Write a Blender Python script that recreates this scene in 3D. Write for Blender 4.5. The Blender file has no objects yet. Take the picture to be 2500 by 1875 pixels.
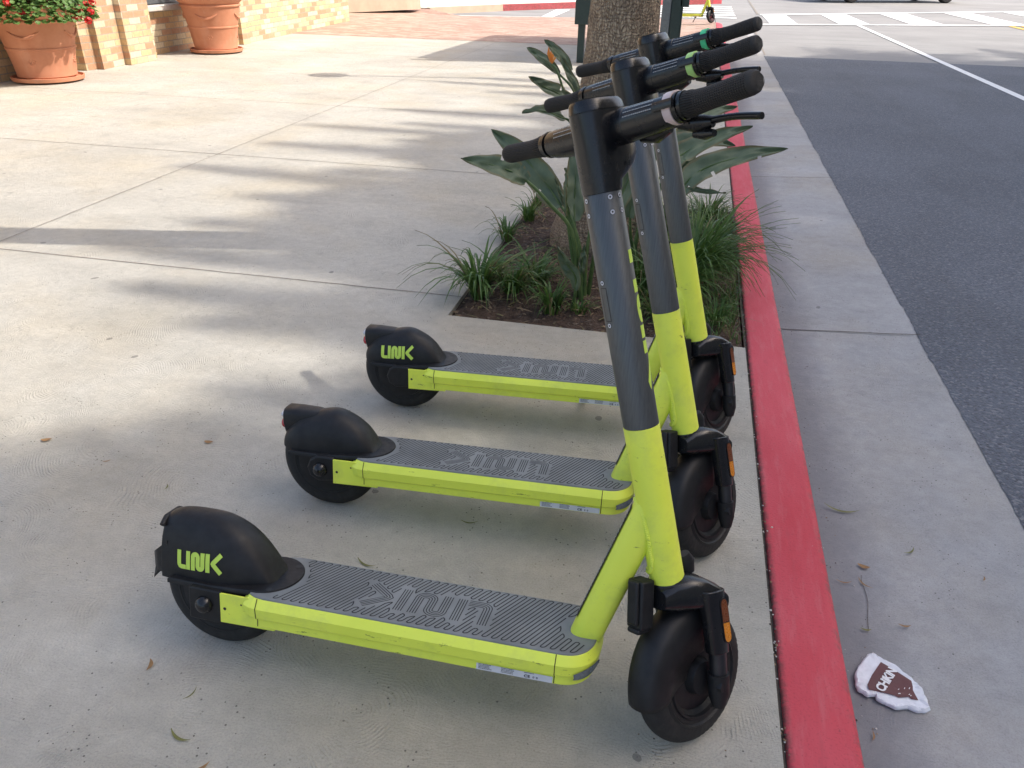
import bpy, math, random
from math import sin, cos, pi, radians, sqrt, atan2
from mathutils import Vector, Matrix, noise as mnoise
random.seed(7)
SC = bpy.context.scene
COL = SC.collection

# ------------------------------------------------------------------ camera
cam_d = bpy.data.cameras.new("camera"); cam = bpy.data.objects.new("camera", cam_d); COL.objects.link(cam)
SC.camera = cam
cam_d.sensor_fit = 'HORIZONTAL'; cam_d.sensor_width = 36.0; cam_d.lens = 1871.72 / 2500 * 36
cam_d.clip_start = 0.02; cam_d.clip_end = 900
yaw, pitch, roll = radians(-12.1333), radians(29.3321), radians(1.1022)
F = Vector((sin(yaw) * cos(pitch), cos(yaw) * cos(pitch), -sin(pitch)))
R = Vector((cos(yaw), -sin(yaw), 0)); U = R.cross(F)
R2 = R * cos(roll) + U * sin(roll); U2 = -R * sin(roll) + U * cos(roll)
cam.matrix_world = Matrix(((R2.x, U2.x, -F.x, 0), (R2.y, U2.y, -F.y, 0), (R2.z, U2.z, -F.z, 1.2673), (0, 0, 0, 1)))

# ------------------------------------------------------------------ light
SUN_AZ, SUN_EL = radians(12), radians(48)          # azimuth from +X towards +Y
SUN_STRENGTH, SKY_STRENGTH, EXPOSURE = 2.5, 0.15, 1.06
w = bpy.data.worlds.new("World"); SC.world = w; w.use_nodes = True
nt = w.node_tree; sky = nt.nodes.new('ShaderNodeTexSky'); sky.sky_type = 'NISHITA'; sky.sun_disc = False
sky.dust_density = 4.0; sky.ozone_density = 0.4; sky.sun_elevation = SUN_EL; sky.sun_rotation = radians(90) - SUN_AZ
nt.links.new(sky.outputs[0], nt.nodes['Background'].inputs[0]); nt.nodes['Background'].inputs[1].default_value = SKY_STRENGTH
sd = bpy.data.lights.new("sun", 'SUN'); so = bpy.data.objects.new("sun", sd); COL.objects.link(so)
sd.energy = SUN_STRENGTH; sd.angle = radians(0.45); sd.color = (1, .94, .86)
SUNDIR = Vector((cos(SUN_EL) * cos(SUN_AZ), cos(SUN_EL) * sin(SUN_AZ), sin(SUN_EL)))
CX, CY = cos(SUN_AZ) / math.tan(SUN_EL), sin(SUN_AZ) / math.tan(SUN_EL)      # ground offset of a shadow per metre of height
so.rotation_euler = SUNDIR.to_track_quat('Z', 'Y').to_euler()
SC.view_settings.view_transform = 'Standard'; SC.view_settings.look = 'None'
SC.view_settings.gamma = 1; SC.view_settings.exposure = EXPOSURE

# ------------------------------------------------------------------ helpers
def tag(o, label=None, cat=None, group=None, kind=None):
    if label: o['label'] = label
    if cat: o['category'] = cat
    if group: o['group'] = group
    if kind: o['kind'] = kind
    return o

class MB:
    def __init__(s): s.v = []; s.f = []; s.m = []; s.uv = None
    def add(s, vs, fs, mi=0, fn=None):
        n = len(s.v)
        for p in vs:
            p = Vector(p)
            if fn: p = Vector(fn(p))
            s.v.append(p)
        for f in fs: s.f.append(tuple(i + n for i in f)); s.m.append(mi)
        return s
    def box(s, x0, x1, y0, y1, z0, z1, mi=0, fn=None):
        vs = [(x, y, z) for z in (z0, z1) for y in (y0, y1) for x in (x0, x1)]
        return s.add(vs, [(0, 2, 3, 1), (4, 5, 7, 6), (0, 1, 5, 4), (2, 6, 7, 3), (0, 4, 6, 2), (1, 3, 7, 5)], mi, fn)
    def loft(s, rings, closed=True, cap=(True, True), mi=0, fn=None):
        n = len(rings[0]); vs = [p for r in rings for p in r]; fs = []
        for i in range(len(rings) - 1):
            for j in range(n if closed else n - 1):
                k = (j + 1) % n
                fs.append((i * n + j, i * n + k, (i + 1) * n + k, (i + 1) * n + j))
        if closed and cap[0]: fs.append(tuple(reversed(range(n))))
        if closed and cap[1]: fs.append(tuple(range((len(rings) - 1) * n, len(rings) * n)))
        return s.add(vs, fs, mi, fn)
    def tube(s, path, rad, seg=16, cap=(True, True), mi=0, sx=1.0, up=None, fn=None):
        path = [Vector(p) for p in path]; rings = []
        if not isinstance(rad, (list, tuple)): rad = [rad] * len(path)
        ref = Vector(up) if up else None
        for i, p in enumerate(path):
            d = (path[min(i + 1, len(path) - 1)] - path[max(i - 1, 0)]).normalized()
            if ref is None:
                ref = Vector((0, 0, 1)) if abs(d.z) < .8 else Vector((1, 0, 0))
            a = (ref - d * ref.dot(d)).normalized(); b = d.cross(a); 
            if up is None: ref = a
            rings.append([p + (a * cos(2 * pi * k / seg) * sx + b * sin(2 * pi * k / seg)) * rad[i] for k in range(seg)])
        return s.loft(rings, True, cap, mi, fn)
    def lathe(s, prof, seg=48, axis='z', c=(0, 0, 0), mi=0, closed=False, fn=None, a0=0, a1=2 * pi):
        full = abs(a1 - a0 - 2 * pi) < 1e-6; n = seg if full else seg + 1; rings = []
        for r, h in prof:
            ring = []
            for k in range(n):
                t = a0 + (a1 - a0) * k / seg
                if axis == 'z': p = (c[0] + r * cos(t), c[1] + r * sin(t), c[2] + h)
                elif axis == 'y': p = (c[0] + r * cos(t), c[1] + h, c[2] + r * sin(t))
                else: p = (c[0] + h, c[1] + r * cos(t), c[2] + r * sin(t))
                ring.append(p)
            rings.append(ring)
        return s.loft(rings, full, (prof[0][0] > 1e-5 and False, False), mi, fn)
    def disc(s, c, n, r, mi=0, seg=20, r0=0, fn=None):
        n = Vector(n).normalized(); a = n.orthogonal().normalized(); b = n.cross(a); c = Vector(c)
        o = [c + (a * cos(2 * pi * k / seg) + b * sin(2 * pi * k / seg)) * r for k in range(seg)]
        if r0 > 0:
            i = [c + (a * cos(2 * pi * k / seg) + b * sin(2 * pi * k / seg)) * r0 for k in range(seg)]
            return s.loft([i, o], True, (False, False), mi, fn)
        return s.add(o, [tuple(range(seg))], mi, fn)
    def ribbon(s, pts, wd, mi=0, fn=None):
        """flat strip along 2D/3D points in the xy plane (z kept)"""
        pts = [Vector((p[0], p[1], p[2] if len(p) > 2 else 0)) for p in pts]; n = len(pts); L = []; Rr = []
        for i, p in enumerate(pts):
            d0 = (p - pts[i - 1]) if i > 0 else (pts[1] - p); d1 = (pts[i + 1] - p) if i < n - 1 else d0
            d0 = Vector((d0.x, d0.y, 0)).normalized(); d1 = Vector((d1.x, d1.y, 0)).normalized()
            t = (d0 + d1)
            t = t.normalized() if t.length > 1e-6 else d1
            nn = Vector((-t.y, t.x, 0)); k = max(.35, nn.dot(Vector((-d1.y, d1.x, 0))))
            L.append(p + nn * wd / 2 / k); Rr.append(p - nn * wd / 2 / k)
        return s.add(L + Rr, [(i, n + i, n + i + 1, i + 1) for i in range(n - 1)], mi, fn)
    def sphere(s, c, r, mi=0, nu=12, nv=8, sc=(1, 1, 1), fn=None):
        c = Vector(c); rings = []
        for i in range(nv + 1):
            t = pi * i / nv
            rings.append([c + Vector((r * sc[0] * sin(t) * cos(2 * pi * k / nu), r * sc[1] * sin(t) * sin(2 * pi * k / nu), r * sc[2] * cos(t))) for k in range(nu)])
        return s.loft(rings, True, (False, False), mi, fn)
    def build(s, name, mats, parent=None, smooth=35, bevel=0, solid=0):
        me = bpy.data.meshes.new(name); me.from_pydata([tuple(v) for v in s.v], [], s.f)
        if not isinstance(mats, (list, tuple)): mats = [mats]
        for m in mats: me.materials.append(m)
        me.polygons.foreach_set('material_index', s.m)
        if s.uv:
            ul = me.uv_layers.new(name='UVMap')
            for lp in me.loops: ul.data[lp.index].uv = s.uv[lp.vertex_index]
        if smooth:
            me.polygons.foreach_set('use_smooth', [True] * len(me.polygons))
            me.set_sharp_from_angle(angle=radians(smooth))
        me.update()
        o = bpy.data.objects.new(name, me); COL.objects.link(o)
        if parent: o.parent = parent
        if solid:
            m = o.modifiers.new('solid', 'SOLIDIFY'); m.thickness = solid; m.offset = -1
        if bevel:
            m = o.modifiers.new('bevel', 'BEVEL'); m.width = bevel; m.segments = 3; m.limit_method = 'ANGLE'; m.angle_limit = radians(40)
            m.harden_normals = False
        return o

def empty(name, loc, rot=(0, 0, 0)):
    o = bpy.data.objects.new(name, None); COL.objects.link(o); o.location = loc; o.rotation_euler = rot
    o.empty_display_size = .1
    return o

def copy_tree(o, parent=None):
    c = o.copy(); COL.objects.link(c)
    if parent: c.parent = parent
    for ch in list(o.children): copy_tree(ch, c)
    return c

def text_mesh(txt, size, bold=0.0, space=1.0):
    cu = bpy.data.curves.new('t', 'FONT'); cu.body = txt; cu.size = size; cu.offset = bold; cu.resolution_u = 3
    cu.space_character = space; cu.align_x = 'CENTER'; cu.align_y = 'CENTER'
    o = bpy.data.objects.new('t', cu); COL.objects.link(o)
    bpy.context.view_layer.update()
    me = bpy.data.meshes.new_from_object(o)
    vs = [v.co.copy() for v in me.vertices]; fs = [tuple(p.vertices) for p in me.polygons]
    bpy.data.objects.remove(o); bpy.data.meshes.remove(me)
    return vs, fs

# ------------------------------------------------------------------ materials
class NT:
    def __init__(s, name):
        s.m = bpy.data.materials.new(name); s.m.use_nodes = True; s.t = s.m.node_tree; s.n = s.t.nodes; s.l = s.t.links
        s.b = s.n['Principled BSDF']
    def add(s, typ, **kw):
        n = s.n.new('ShaderNode' + typ)
        for k, v in kw.items(): setattr(n, k, v)
        return n
    def link(s, a, b): s.l.new(a, b)
    def val(s, sock, v):
        if isinstance(v, bpy.types.NodeSocket): s.l.new(v, sock)
        else: sock.default_value = v
    def pos(s, obj=False):
        if obj: return s.add('TexCoord').outputs['Object']
        return s.add('NewGeometry').outputs['Position']
    def mapping(s, vec, scale=(1, 1, 1), rot=(0, 0, 0), loc=(0, 0, 0)):
        n = s.add('Mapping'); s.link(vec, n.inputs[0]); n.inputs['Scale'].default_value = scale; n.inputs['Rotation'].default_value = rot; n.inputs['Location'].default_value = loc
        return n.outputs[0]
    def noise(s, vec, scale, detail=4, rough=.55, dist=0):
        n = s.add('TexNoise'); s.link(vec, n.inputs['Vector']); n.inputs['Scale'].default_value = scale; n.inputs['Detail'].default_value = detail
        n.inputs['Roughness'].default_value = rough; n.inputs['Distortion'].default_value = dist; return n.outputs['Fac']
    def noisec(s, vec, scale, detail=2):
        n = s.add('TexNoise'); s.link(vec, n.inputs['Vector']); n.inputs['Scale'].default_value = scale; n.inputs['Detail'].default_value = detail; return n.outputs['Color']
    def ramp(s, fac, stops):
        n = s.add('ValToRGB'); s.link(fac, n.inputs[0]); e = n.color_ramp.elements
        while len(e) < len(stops): e.new(.5)
        for i, (p, c) in enumerate(stops): e[i].position = p; e[i].color = (c, c, c, 1) if isinstance(c, (int, float)) else (*c, 1)
        return n.outputs[0]
    def mix(s, fac, a, b, mode='MIX'):
        n = s.add('MixRGB', blend_type=mode)
        for i, v in enumerate((fac, a, b)):
            if isinstance(v, bpy.types.NodeSocket): s.link(v, n.inputs[i])
            elif i == 0: n.inputs[0].default_value = v
            else: n.inputs[i].default_value = (*v, 1) if isinstance(v, (tuple, list)) else (v, v, v, 1)
        return n.outputs[0]
    def math(s, op, a, b=None, clamp=False):
        n = s.add('Math', operation=op); n.use_clamp = clamp; s.val(n.inputs[0], a)
        if b is not None: s.val(n.inputs[1], b)
        return n.outputs[0]
    def bump(s, h, strength=.3, dist=.01, nrm=None):
        n = s.add('Bump'); s.link(h, n.inputs['Height']); n.inputs['Strength'].default_value = strength; n.inputs['Distance'].default_value = dist
        if nrm is not None: s.link(nrm, n.inputs['Normal'])
        return n.outputs[0]
    def fin(s, col=None, rough=None, nrm=None, metal=None, **kw):
        if col is not None: s.val(s.b.inputs['Base Color'], (*col, 1) if isinstance(col, tuple) else col)
        if rough is not None: s.val(s.b.inputs['Roughness'], rough)
        if metal is not None: s.val(s.b.inputs['Metallic'], metal)
        if nrm is not None: s.link(nrm, s.b.inputs['Normal'])
        for k, v in kw.items(): s.val(s.b.inputs[k.replace('_', ' ')], v)
        return s.m

def simple(name, col, rough=.5, metal=0, var=.12, vscale=30, bump=0, bscale=400, obj=True, **kw):
    t = NT(name); p = t.pos(obj); nz = t.noise(p, vscale, 4)
    c = t.mix(t.ramp(nz, [(.3, 0), (.7, 1)]), tuple(x * (1 - var) for x in col), tuple(min(1, x * (1 + var)) for x in col))
    rr = t.ramp(t.noise(p, vscale * 1.7, 3), [(.3, max(0, rough - .07)), (.7, min(1, rough + .07))])
    nr = t.bump(t.noise(p, bscale, 2), bump, .001) if bump else None
    return t.fin(c, rr, nr, metal, **kw)

def concrete(name, base, swirl=1.0, stain=.5, bumps=.5):
    t = NT(name); p = t.pos()
    # trowel swirls: rings about scattered centres
    wob = t.add('VectorMath', operation='MULTIPLY_ADD'); t.link(t.noisec(p, 3.0, 2), wob.inputs[0]); wob.inputs[1].default_value = (.16, .16, 0); t.link(p, wob.inputs[2])
    hs = []
    for sc, k, off in ((2.6, 300, 0), (3.7, 230, 7.3)):
        mp = t.mapping(wob.outputs[0], (1, 1, 0), (0, 0, .4 + off), (off, off, 0))
        v = t.add('TexVoronoi', voronoi_dimensions='2D', feature='F1'); t.link(mp, v.inputs['Vector']); v.inputs['Scale'].default_value = sc
        ph = t.math('ADD', t.math('MULTIPLY', v.outputs['Distance'], k), t.math('MULTIPLY', t.noise(p, 9, 5, .7), 11))
        sn = t.math('SINE', ph)
        hs.append(t.math('MULTIPLY', t.math('POWER', t.math('ADD', t.math('MULTIPLY', sn, .5), .5), 2.2), t.ramp(t.noise(p, 5 + off, 3), [(.42, .0), (.68, 1)])))
    hs = [t.math('MULTIPLY', q, t.ramp(t.noise(p, 38, 4, .7), [(.36, .1), (.6, 1)])) for q in hs]
    msk = t.ramp(t.noise(p, 1.3, 2), [(.44, 0), (.56, 1)])
    h = t.mix(msk, hs[0], hs[1])
    scr = t.noise(t.mapping(wob.outputs[0], (1, 9, 1), (0, 0, .3)), 40, 4, .7)
    fine = t.noise(p, 420, 3, .6); mid = t.noise(p, 60, 4, .6)
    hh = t.math('ADD', t.math('MULTIPLY', h, .75 * swirl), t.math('ADD', t.math('MULTIPLY', fine, .5), t.math('ADD', t.math('MULTIPLY', mid, .7), t.math('MULTIPLY', scr, 1.1 * swirl))))
    nr = t.bump(hh, bumps, .0042)
    c = t.mix(t.ramp(t.noise(p, .9, 5, .6), [(.35, 0), (.65, 1)]), tuple(b * .86 for b in base), tuple(min(.95, b * 1.08) for b in base))
    warm = t.ramp(t.noise(t.mapping(p, (1, 1, 1), (0, 0, 0), (5, 3, 1)), 1.7, 4), [(.45, 0), (.7, stain)])
    c = t.mix(warm, c, (base[0] * .96, base[1] * .87, base[2] * .72))
    gry = t.ramp(t.noise(t.mapping(p, (.6, 1.6, 1), (0, 0, .25), (15, 3, 1)), 2.4, 5, .65), [(.5, 0), (.8, stain)])
    c = t.mix(gry, c, tuple(b * .62 for b in base))
    mot = t.ramp(t.noise(p, 24, 5, .65), [(.35, .92), (.65, 1.05)])
    c = t.mix(1, c, mot, 'MULTIPLY')
    c = t.mix(1, c, t.ramp(t.noise(p, 240, 4, .7), [(.3, .80), (.5, 1), (.75, 1.12)]), 'MULTIPLY')
    c = t.mix(t.ramp(t.noise(t.mapping(wob.outputs[0], (1, 5, 1), (0, 0, .5)), 26, 5, .7), [(.6, 0), (.78, .4)]), c, tuple(b * .6 for b in base))
    c = t.mix(t.math('MULTIPLY', h, .20 * swirl), c, tuple(b * .74 for b in base))
    pit = t.add('TexVoronoi', feature='F1'); t.link(p, pit.inputs['Vector']); pit.inputs['Scale'].default_value = 62
    pm = t.math('MULTIPLY', t.math('LESS_THAN', pit.outputs['Distance'], .13), t.ramp(t.noise(p, 9, 2), [(.5, 0), (.58, 1)]))
    c = t.mix(t.math('MULTIPLY', pm, .75), c, (.05, .045, .04))
    gum = t.add('TexVoronoi', feature='F1', voronoi_dimensions='2D'); t.link(wob.outputs[0], gum.inputs['Vector']); gum.inputs['Scale'].default_value = 1.15
    c = t.mix(t.math('MULTIPLY', t.math('LESS_THAN', gum.outputs['Distance'], .012), .55), c, (.09, .085, .08))
    return t.fin(c, .82, nr)

M = {}
M['concrete'] = concrete('pale_concrete', (.50, .476, .415), 1.0, .48, 1.0)
def gutter_dirt(m_):
    t = NT.__new__(NT); t.m = m_; t.t = m_.node_tree; t.n = t.t.nodes; t.l = t.t.links; t.b = t.n['Principled BSDF']
    src = t.b.inputs['Base Color'].links[0].from_socket; p = t.pos(); sx = t.add('SeparateXYZ'); t.link(p, sx.inputs[0])
    band = t.ramp(t.math('ADD', sx.outputs[0], t.math('MULTIPLY', t.noise(p, 9, 5, .7), .16)), [(.0, .0), (.56, .85), (.65, .6), (.76, 0)])
    c = t.mix(band, src, (.15, .155, .17)); t.link(c, t.b.inputs['Base Color']); return m_
M['gutter'] = concrete('gutter_concrete', (.375, .372, .37), .3, .6, .7)
gutter_dirt(M['gutter'])
def asphalt():
    t = NT('asphalt'); p = t.pos()
    v = t.add('TexVoronoi', feature='F1'); t.link(p, v.inputs['Vector']); v.inputs['Scale'].default_value = 110
    agg = v.outputs['Color']; big = t.noise(p, .8, 4)
    sep = t.add('SeparateColor'); t.link(agg, sep.inputs[0])
    c = t.mix(t.ramp(big, [(.3, 0), (.7, 1)]), (.088, .099, .122), (.125, .138, .165))
    c = t.mix(t.ramp(sep.outputs[0], [(.72, 0), (1, .6)]), c, (.28, .28, .29))
    c = t.mix(t.ramp(t.noise(p, 70, 3), [(.35, .5), (.5, 0)]), c, (.035, .035, .04))
    c = t.mix(t.ramp(t.noise(t.mapping(p, (1, .25, 1)), 1.6, 5, .7), [(.52, 0), (.75, .35)]), c, (.05, .05, .055))
    h = t.math('ADD', t.math('MULTIPLY', v.outputs['Distance'], -1), t.noise(p, 55, 4, .7))
    return t.fin(c, .8, t.bump(h, .9, .006))
M['asphalt'] = asphalt()
def sunlit_road():  # concrete slab colour, its pale tone also carrying sunlight beyond the shadow edge
    t = NT('sunlit_road_concrete'); p = t.pos()
    c = t.mix(t.ramp(t.noise(p, .5, 6, .65), [(.3, 0), (.7, 1)]), (.22, .21, .20), (.30, .29, .275))
    c = t.mix(t.ramp(t.noise(t.mapping(p, (.15, 2, 1)), 2, 5), [(.55, 0), (.75, .5)]), c, (.13, .13, .13))
    c = t.mix(t.ramp(t.noise(p, 60, 4), [(.3, .3), (.5, 0)]), c, (.09, .09, .09))
    return t.fin(c, .8, t.bump(t.noise(p, 90, 4), .4, .004))
M['sunlit_road'] = sunlit_road()
def kerbred():
    t = NT('red_kerb_paint'); p = t.pos()
    c = t.mix(t.ramp(t.noise(t.mapping(p, (1, .35, 1)), 6, 5, .6), [(.3, 0), (.7, 1)]), (.49, .052, .07), (.58, .095, .12))
    c = t.mix(t.ramp(t.noise(t.mapping(p, (3, .4, 1)), 14, 5, .7), [(.5, 0), (.8, .28)]), c, (.58, .27, .28))
    c = t.mix(t.ramp(t.noise(p, 95, 4, .7), [(.66, 0), (.72, .8)]), c, (.13, .05, .05))
    c = t.mix(t.ramp(t.noise(p, 190, 3), [(.3, .3), (.45, 0)]), c, (.2, .03, .04))
    sx = t.add('SeparateXYZ'); t.link(p, sx.inputs[0])
    edge = t.math('MULTIPLY', t.ramp(sx.outputs[0], [(.0, 0), (.435, 0), (.452, 1)]), t.ramp(t.noise(p, 34, 5, .75), [(.48, 0), (.6, .7)]))
    c = t.mix(edge, c, (.16, .10, .10))
    dl = t.math('MULTIPLY', t.ramp(sx.outputs[0], [(.318, 1), (.332, 0)]), t.ramp(t.noise(p, 40, 5, .75), [(.4, 0), (.55, .75)]))
    c = t.mix(dl, c, (.10, .07, .06))
    c = t.mix(t.ramp(t.noise(t.mapping(p, (2.2, .5, 1), (0, 0, .2)), 5, 6, .75), [(.6, 0), (.72, .35)]), c, (.30, .07, .08))
    c = t.mix(t.ramp(t.noise(p, 45, 5, .8), [(.69, 0), (.71, .85)]), c, (.42, .40, .38))
    h = t.math('ADD', t.noise(p, 190, 4, .6), t.math('MULTIPLY', t.noise(t.mapping(p, (1, .15, 1)), 120, 2), .5))
    return t.fin(c, .7, t.bump(h, .5, .002), Specular_IOR_Level=.25)
M['red'] = kerbred()
def paint(name, col):
    t = NT(name); p = t.pos()
    c = t.mix(t.ramp(t.noise(p, 25, 6, .75), [(.56, 0), (.7, .6)]), col, (.28, .27, .26))
    return t.fin(c, .7, t.bump(t.noise(p, 80, 3), .3, .003))
M['whitepaint'] = paint('white_road_paint', (.78, .78, .76)); M['yellowpaint'] = paint('yellow_road_paint', (.7, .42, .06))
def brick(name, cols, mortar, w=.21, h=.073, axis='x', mort=.006, brk=.04):
    t = NT(name); p = t.pos(); sep = t.add('SeparateXYZ'); t.link(p, sep.inputs[0]); cmb = t.add('CombineXYZ')
    t.link(t.math('ADD', sep.outputs[0], sep.outputs[1]) if axis == 'v' else sep.outputs[0], cmb.inputs[0]); t.link(sep.outputs[2] if axis == 'v' else sep.outputs[1], cmb.inputs[1])
    b = t.add('TexBrick'); t.link(cmb.outputs[0], b.inputs['Vector']); b.inputs['Scale'].default_value = 1; b.inputs['Brick Width'].default_value = w; b.inputs['Row Height'].default_value = h
    b.inputs['Mortar Size'].default_value = mort; b.inputs['Mortar Smooth'].default_value = .2; b.inputs['Bias'].default_value = -.1
    b.inputs['Color1'].default_value = (0, 0, 0, 1); b.inputs['Color2'].default_value = (1, 1, 1, 1); b.inputs['Mortar'].default_value = (.5, .5, .5, 1)
    n = len(cols); rp = t.ramp(b.outputs['Color'], [(i / n, c) for i, c in enumerate(cols)]); rp.node.color_ramp.interpolation = 'CONSTANT'
    c = t.mix(b.outputs['Fac'], rp, mortar)
    c = t.mix(1, c, t.ramp(t.noise(p, 30, 4), [(.3, .88), (.7, 1.1)]), 'MULTIPLY')
    inv = t.math('SUBTRACT', 1, b.outputs['Fac'])
    return t.fin(c, .75, t.bump(t.math('ADD', inv, t.math('MULTIPLY', t.noise(p, 120, 3), .2)), .5, brk * .1))
M['brick'] = brick('buff_glazed_brick', [(.58, .42, .23), (.56, .38, .21), (.62, .50, .32), (.48, .27, .16), (.60, .46, .28), (.64, .54, .38), (.50, .30, .18), (.58, .40, .23)], (.38, .32, .25), axis='v')
M['paver'] = brick('clay_pavers', [(.36, .23, .17), (.42, .29, .22), (.33, .2, .15), (.45, .33, .26), (.38, .25, .19)], (.36, .28, .23), w=.2, h=.1, mort=.004)
M['stucco'] = simple('cream_stucco', (.72, .64, .52), .85, var=.05, vscale=3, bump=.3, bscale=120, obj=False)
M['plinth'] = simple('tan_stone', (.45, .36, .27), .8, var=.1, vscale=4, bump=.3, bscale=60, obj=False)
M['stone'] = simple('pale_stone', (.55, .52, .48), .8, var=.12, vscale=25, bump=.4, bscale=80)
M['soil'] = None
def soil():
    t = NT('garden_soil'); p = t.pos()
    c = t.mix(t.ramp(t.noise(p, 28, 6, .7), [(.35, 0), (.65, 1)]), (.035, .02, .013), (.12, .075, .05))
    v = t.add('TexVoronoi', feature='F1'); t.link(p, v.inputs['Vector']); v.inputs['Scale'].default_value = 90
    sep = t.add('SeparateColor'); t.link(v.outputs['Color'], sep.inputs[0])
    c = t.mix(t.ramp(sep.outputs[0], [(.9, 0), (1, .5)]), c, (.3, .24, .18))
    return t.fin(c, .95, t.bump(t.math('ADD', t.noise(p, 60, 6, .75), v.outputs['Distance']), 1, .012))
M['soil'] = soil()
M['chip'] = simple('dry_chip', (.26, .18, .11), .9, var=.4, vscale=60)
def scooteryellow():
    t = NT('lime_yellow_paint'); p0 = t.pos(True); oi = t.add('ObjectInfo'); va = t.add('VectorMath', operation='ADD'); t.link(p0, va.inputs[0]); t.link(t.math('MULTIPLY', oi.outputs['Random'], 9.0), va.inputs[1]); p = va.outputs[0]
    c = t.mix(t.ramp(t.noise(p, 9, 4), [(.3, 0), (.7, 1)]), (.77, .87, .08), (.83, .92, .105))
    c = t.mix(t.ramp(t.noise(t.mapping(p, (.5, 1, 2.5)), 34, 6, .75), [(.635, 0), (.67, .8)]), c, (.09, .11, .03))
    c = t.mix(t.ramp(t.noise(p, 14, 5, .7), [(.5, 0), (.8, .35)]), c, (.36, .42, .14))
    return t.fin(c, t.ramp(t.noise(p, 40, 3), [(.3, .38), (.7, .52)]), t.bump(t.noise(p, 900, 2), .05, .0005), Coat_Weight=.12, Coat_Roughness=.3)
M['yellow'] = scooteryellow()
M['black'] = simple('matt_black_plastic', (.012, .012, .013), .5, var=.3, vscale=40, bump=.15, bscale=1500, Specular_IOR_Level=.35)
M['gloss'] = simple('satin_black_plastic', (.008, .008, .009), .24, var=.2, vscale=30, Specular_IOR_Level=.5)
def tyre():
    t = NT('tyre_rubber'); p = t.pos(True)
    c = t.mix(t.ramp(t.noise(p, 30, 5, .7), [(.4, 0), (.8, 1)]), (.010, .010, .010), (.028, .027, .025))
    v = t.add('TexVoronoi', feature='F1'); t.link(p, v.inputs['Vector']); v.inputs['Scale'].default_value = 95
    return t.fin(c, .75, t.bump(v.outputs['Distance'], .35, .002))
M['tyre'] = tyre()
def grip():
    t = NT('grip_rubber'); p = t.pos(True)
    v = t.add('TexVoronoi', feature='F1'); t.link(t.add('UVMap').outputs[0], v.inputs['Vector']); v.inputs['Scale'].default_value = 1; v.inputs['Randomness'].default_value = 0.0
    d = t.ramp(v.outputs['Distance'], [(.12, 1), (.42, 0)])
    c = t.mix(d, (.032, .030, .028), (.014, .013, .012))
    c = t.mix(t.ramp(t.noise(p, 25, 4), [(.4, 0), (.8, .3)]), c, (.05, .043, .035))
    return t.fin(c, .7, t.bump(t.math('MULTIPLY', d, -1), 1, .003), Specular_IOR_Level=.35)
M['grip'] = grip()
def greytube():
    t = NT('grey_anodised_tube'); p = t.pos(True); st = t.noise(t.mapping(p, (60, 60, 1.2), (0, -.273, 0)), 6, 4, .6)
    c = t.mix(t.ramp(st, [(.3, 0), (.7, 1)]), (.085, .09, .092), (.12, .125, .125))
    return t.fin(c, t.ramp(st, [(.3, .36), (.7, .48)]), t.bump(st, .05, .0005), .55)
M['tube'] = greytube()
M['darkmetal'] = simple('dark_metal', (.06, .06, .065), .35, .8)
M['steel'] = simple('bright_steel', (.6, .6, .6), .3, 1)
M['mat'] = simple('grey_rubber_mat', (.20, .212, .21), .62, var=.22, vscale=9, bump=.2, bscale=900)
M['groove'] = simple('mat_groove', (.022, .024, .025), .8)
M['sticker'] = simple('sticker_white', (.62, .62, .64), .5, var=.06)
M['ink'] = simple('black_ink', (.02, .02, .02), .6)
M['logo'] = simple('lime_logo_print', (.55, .74, .10), .5, var=.05)
M['white'] = simple('white_print', (.75, .75, .75), .5, var=.03)
M['seam'] = simple('dark_seam_rubber', (.02, .022, .012), .9)  # dark strip marking the joints of the deck
M['noserefl'] = simple('grey_reflector', (.12, .14, .15), .25, var=.1)
M['amberdk'] = simple('amber_reflector_dark', (.16, .045, .012), .3, var=.3, vscale=300)
M['amber'] = simple('amber_reflector', (.62, .22, .02), .25, var=.25, vscale=300)
M['pinkring'] = simple('pale_pink_ring', (.62, .50, .48), .35); M['limering'] = simple('lime_ring', (.45, .72, .22), .35); M['greenring'] = simple('green_ring', (.08, .62, .28), .35)
M['redlens'] = simple('red_lens', (.5, .03, .04), .15, Coat_Weight=.6); M['clearlens'] = simple('clear_lens', (.6, .6, .64), .12, Coat_Weight=.6)
def terracotta():
    t = NT('terracotta'); p = t.pos(True)
    c = t.mix(t.ramp(t.noise(p, 5, 5, .6), [(.3, 0), (.7, 1)]), (.48, .19, .10), (.58, .26, .15))
    c = t.mix(t.ramp(t.noise(t.mapping(p, (1, 1, .4)), 8, 5), [(.55, 0), (.8, .35)]), c, (.62, .40, .30))
    return t.fin(c, .8, t.bump(t.noise(p, 120, 3), .2, .002))
M['terra'] = terracotta()
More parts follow.
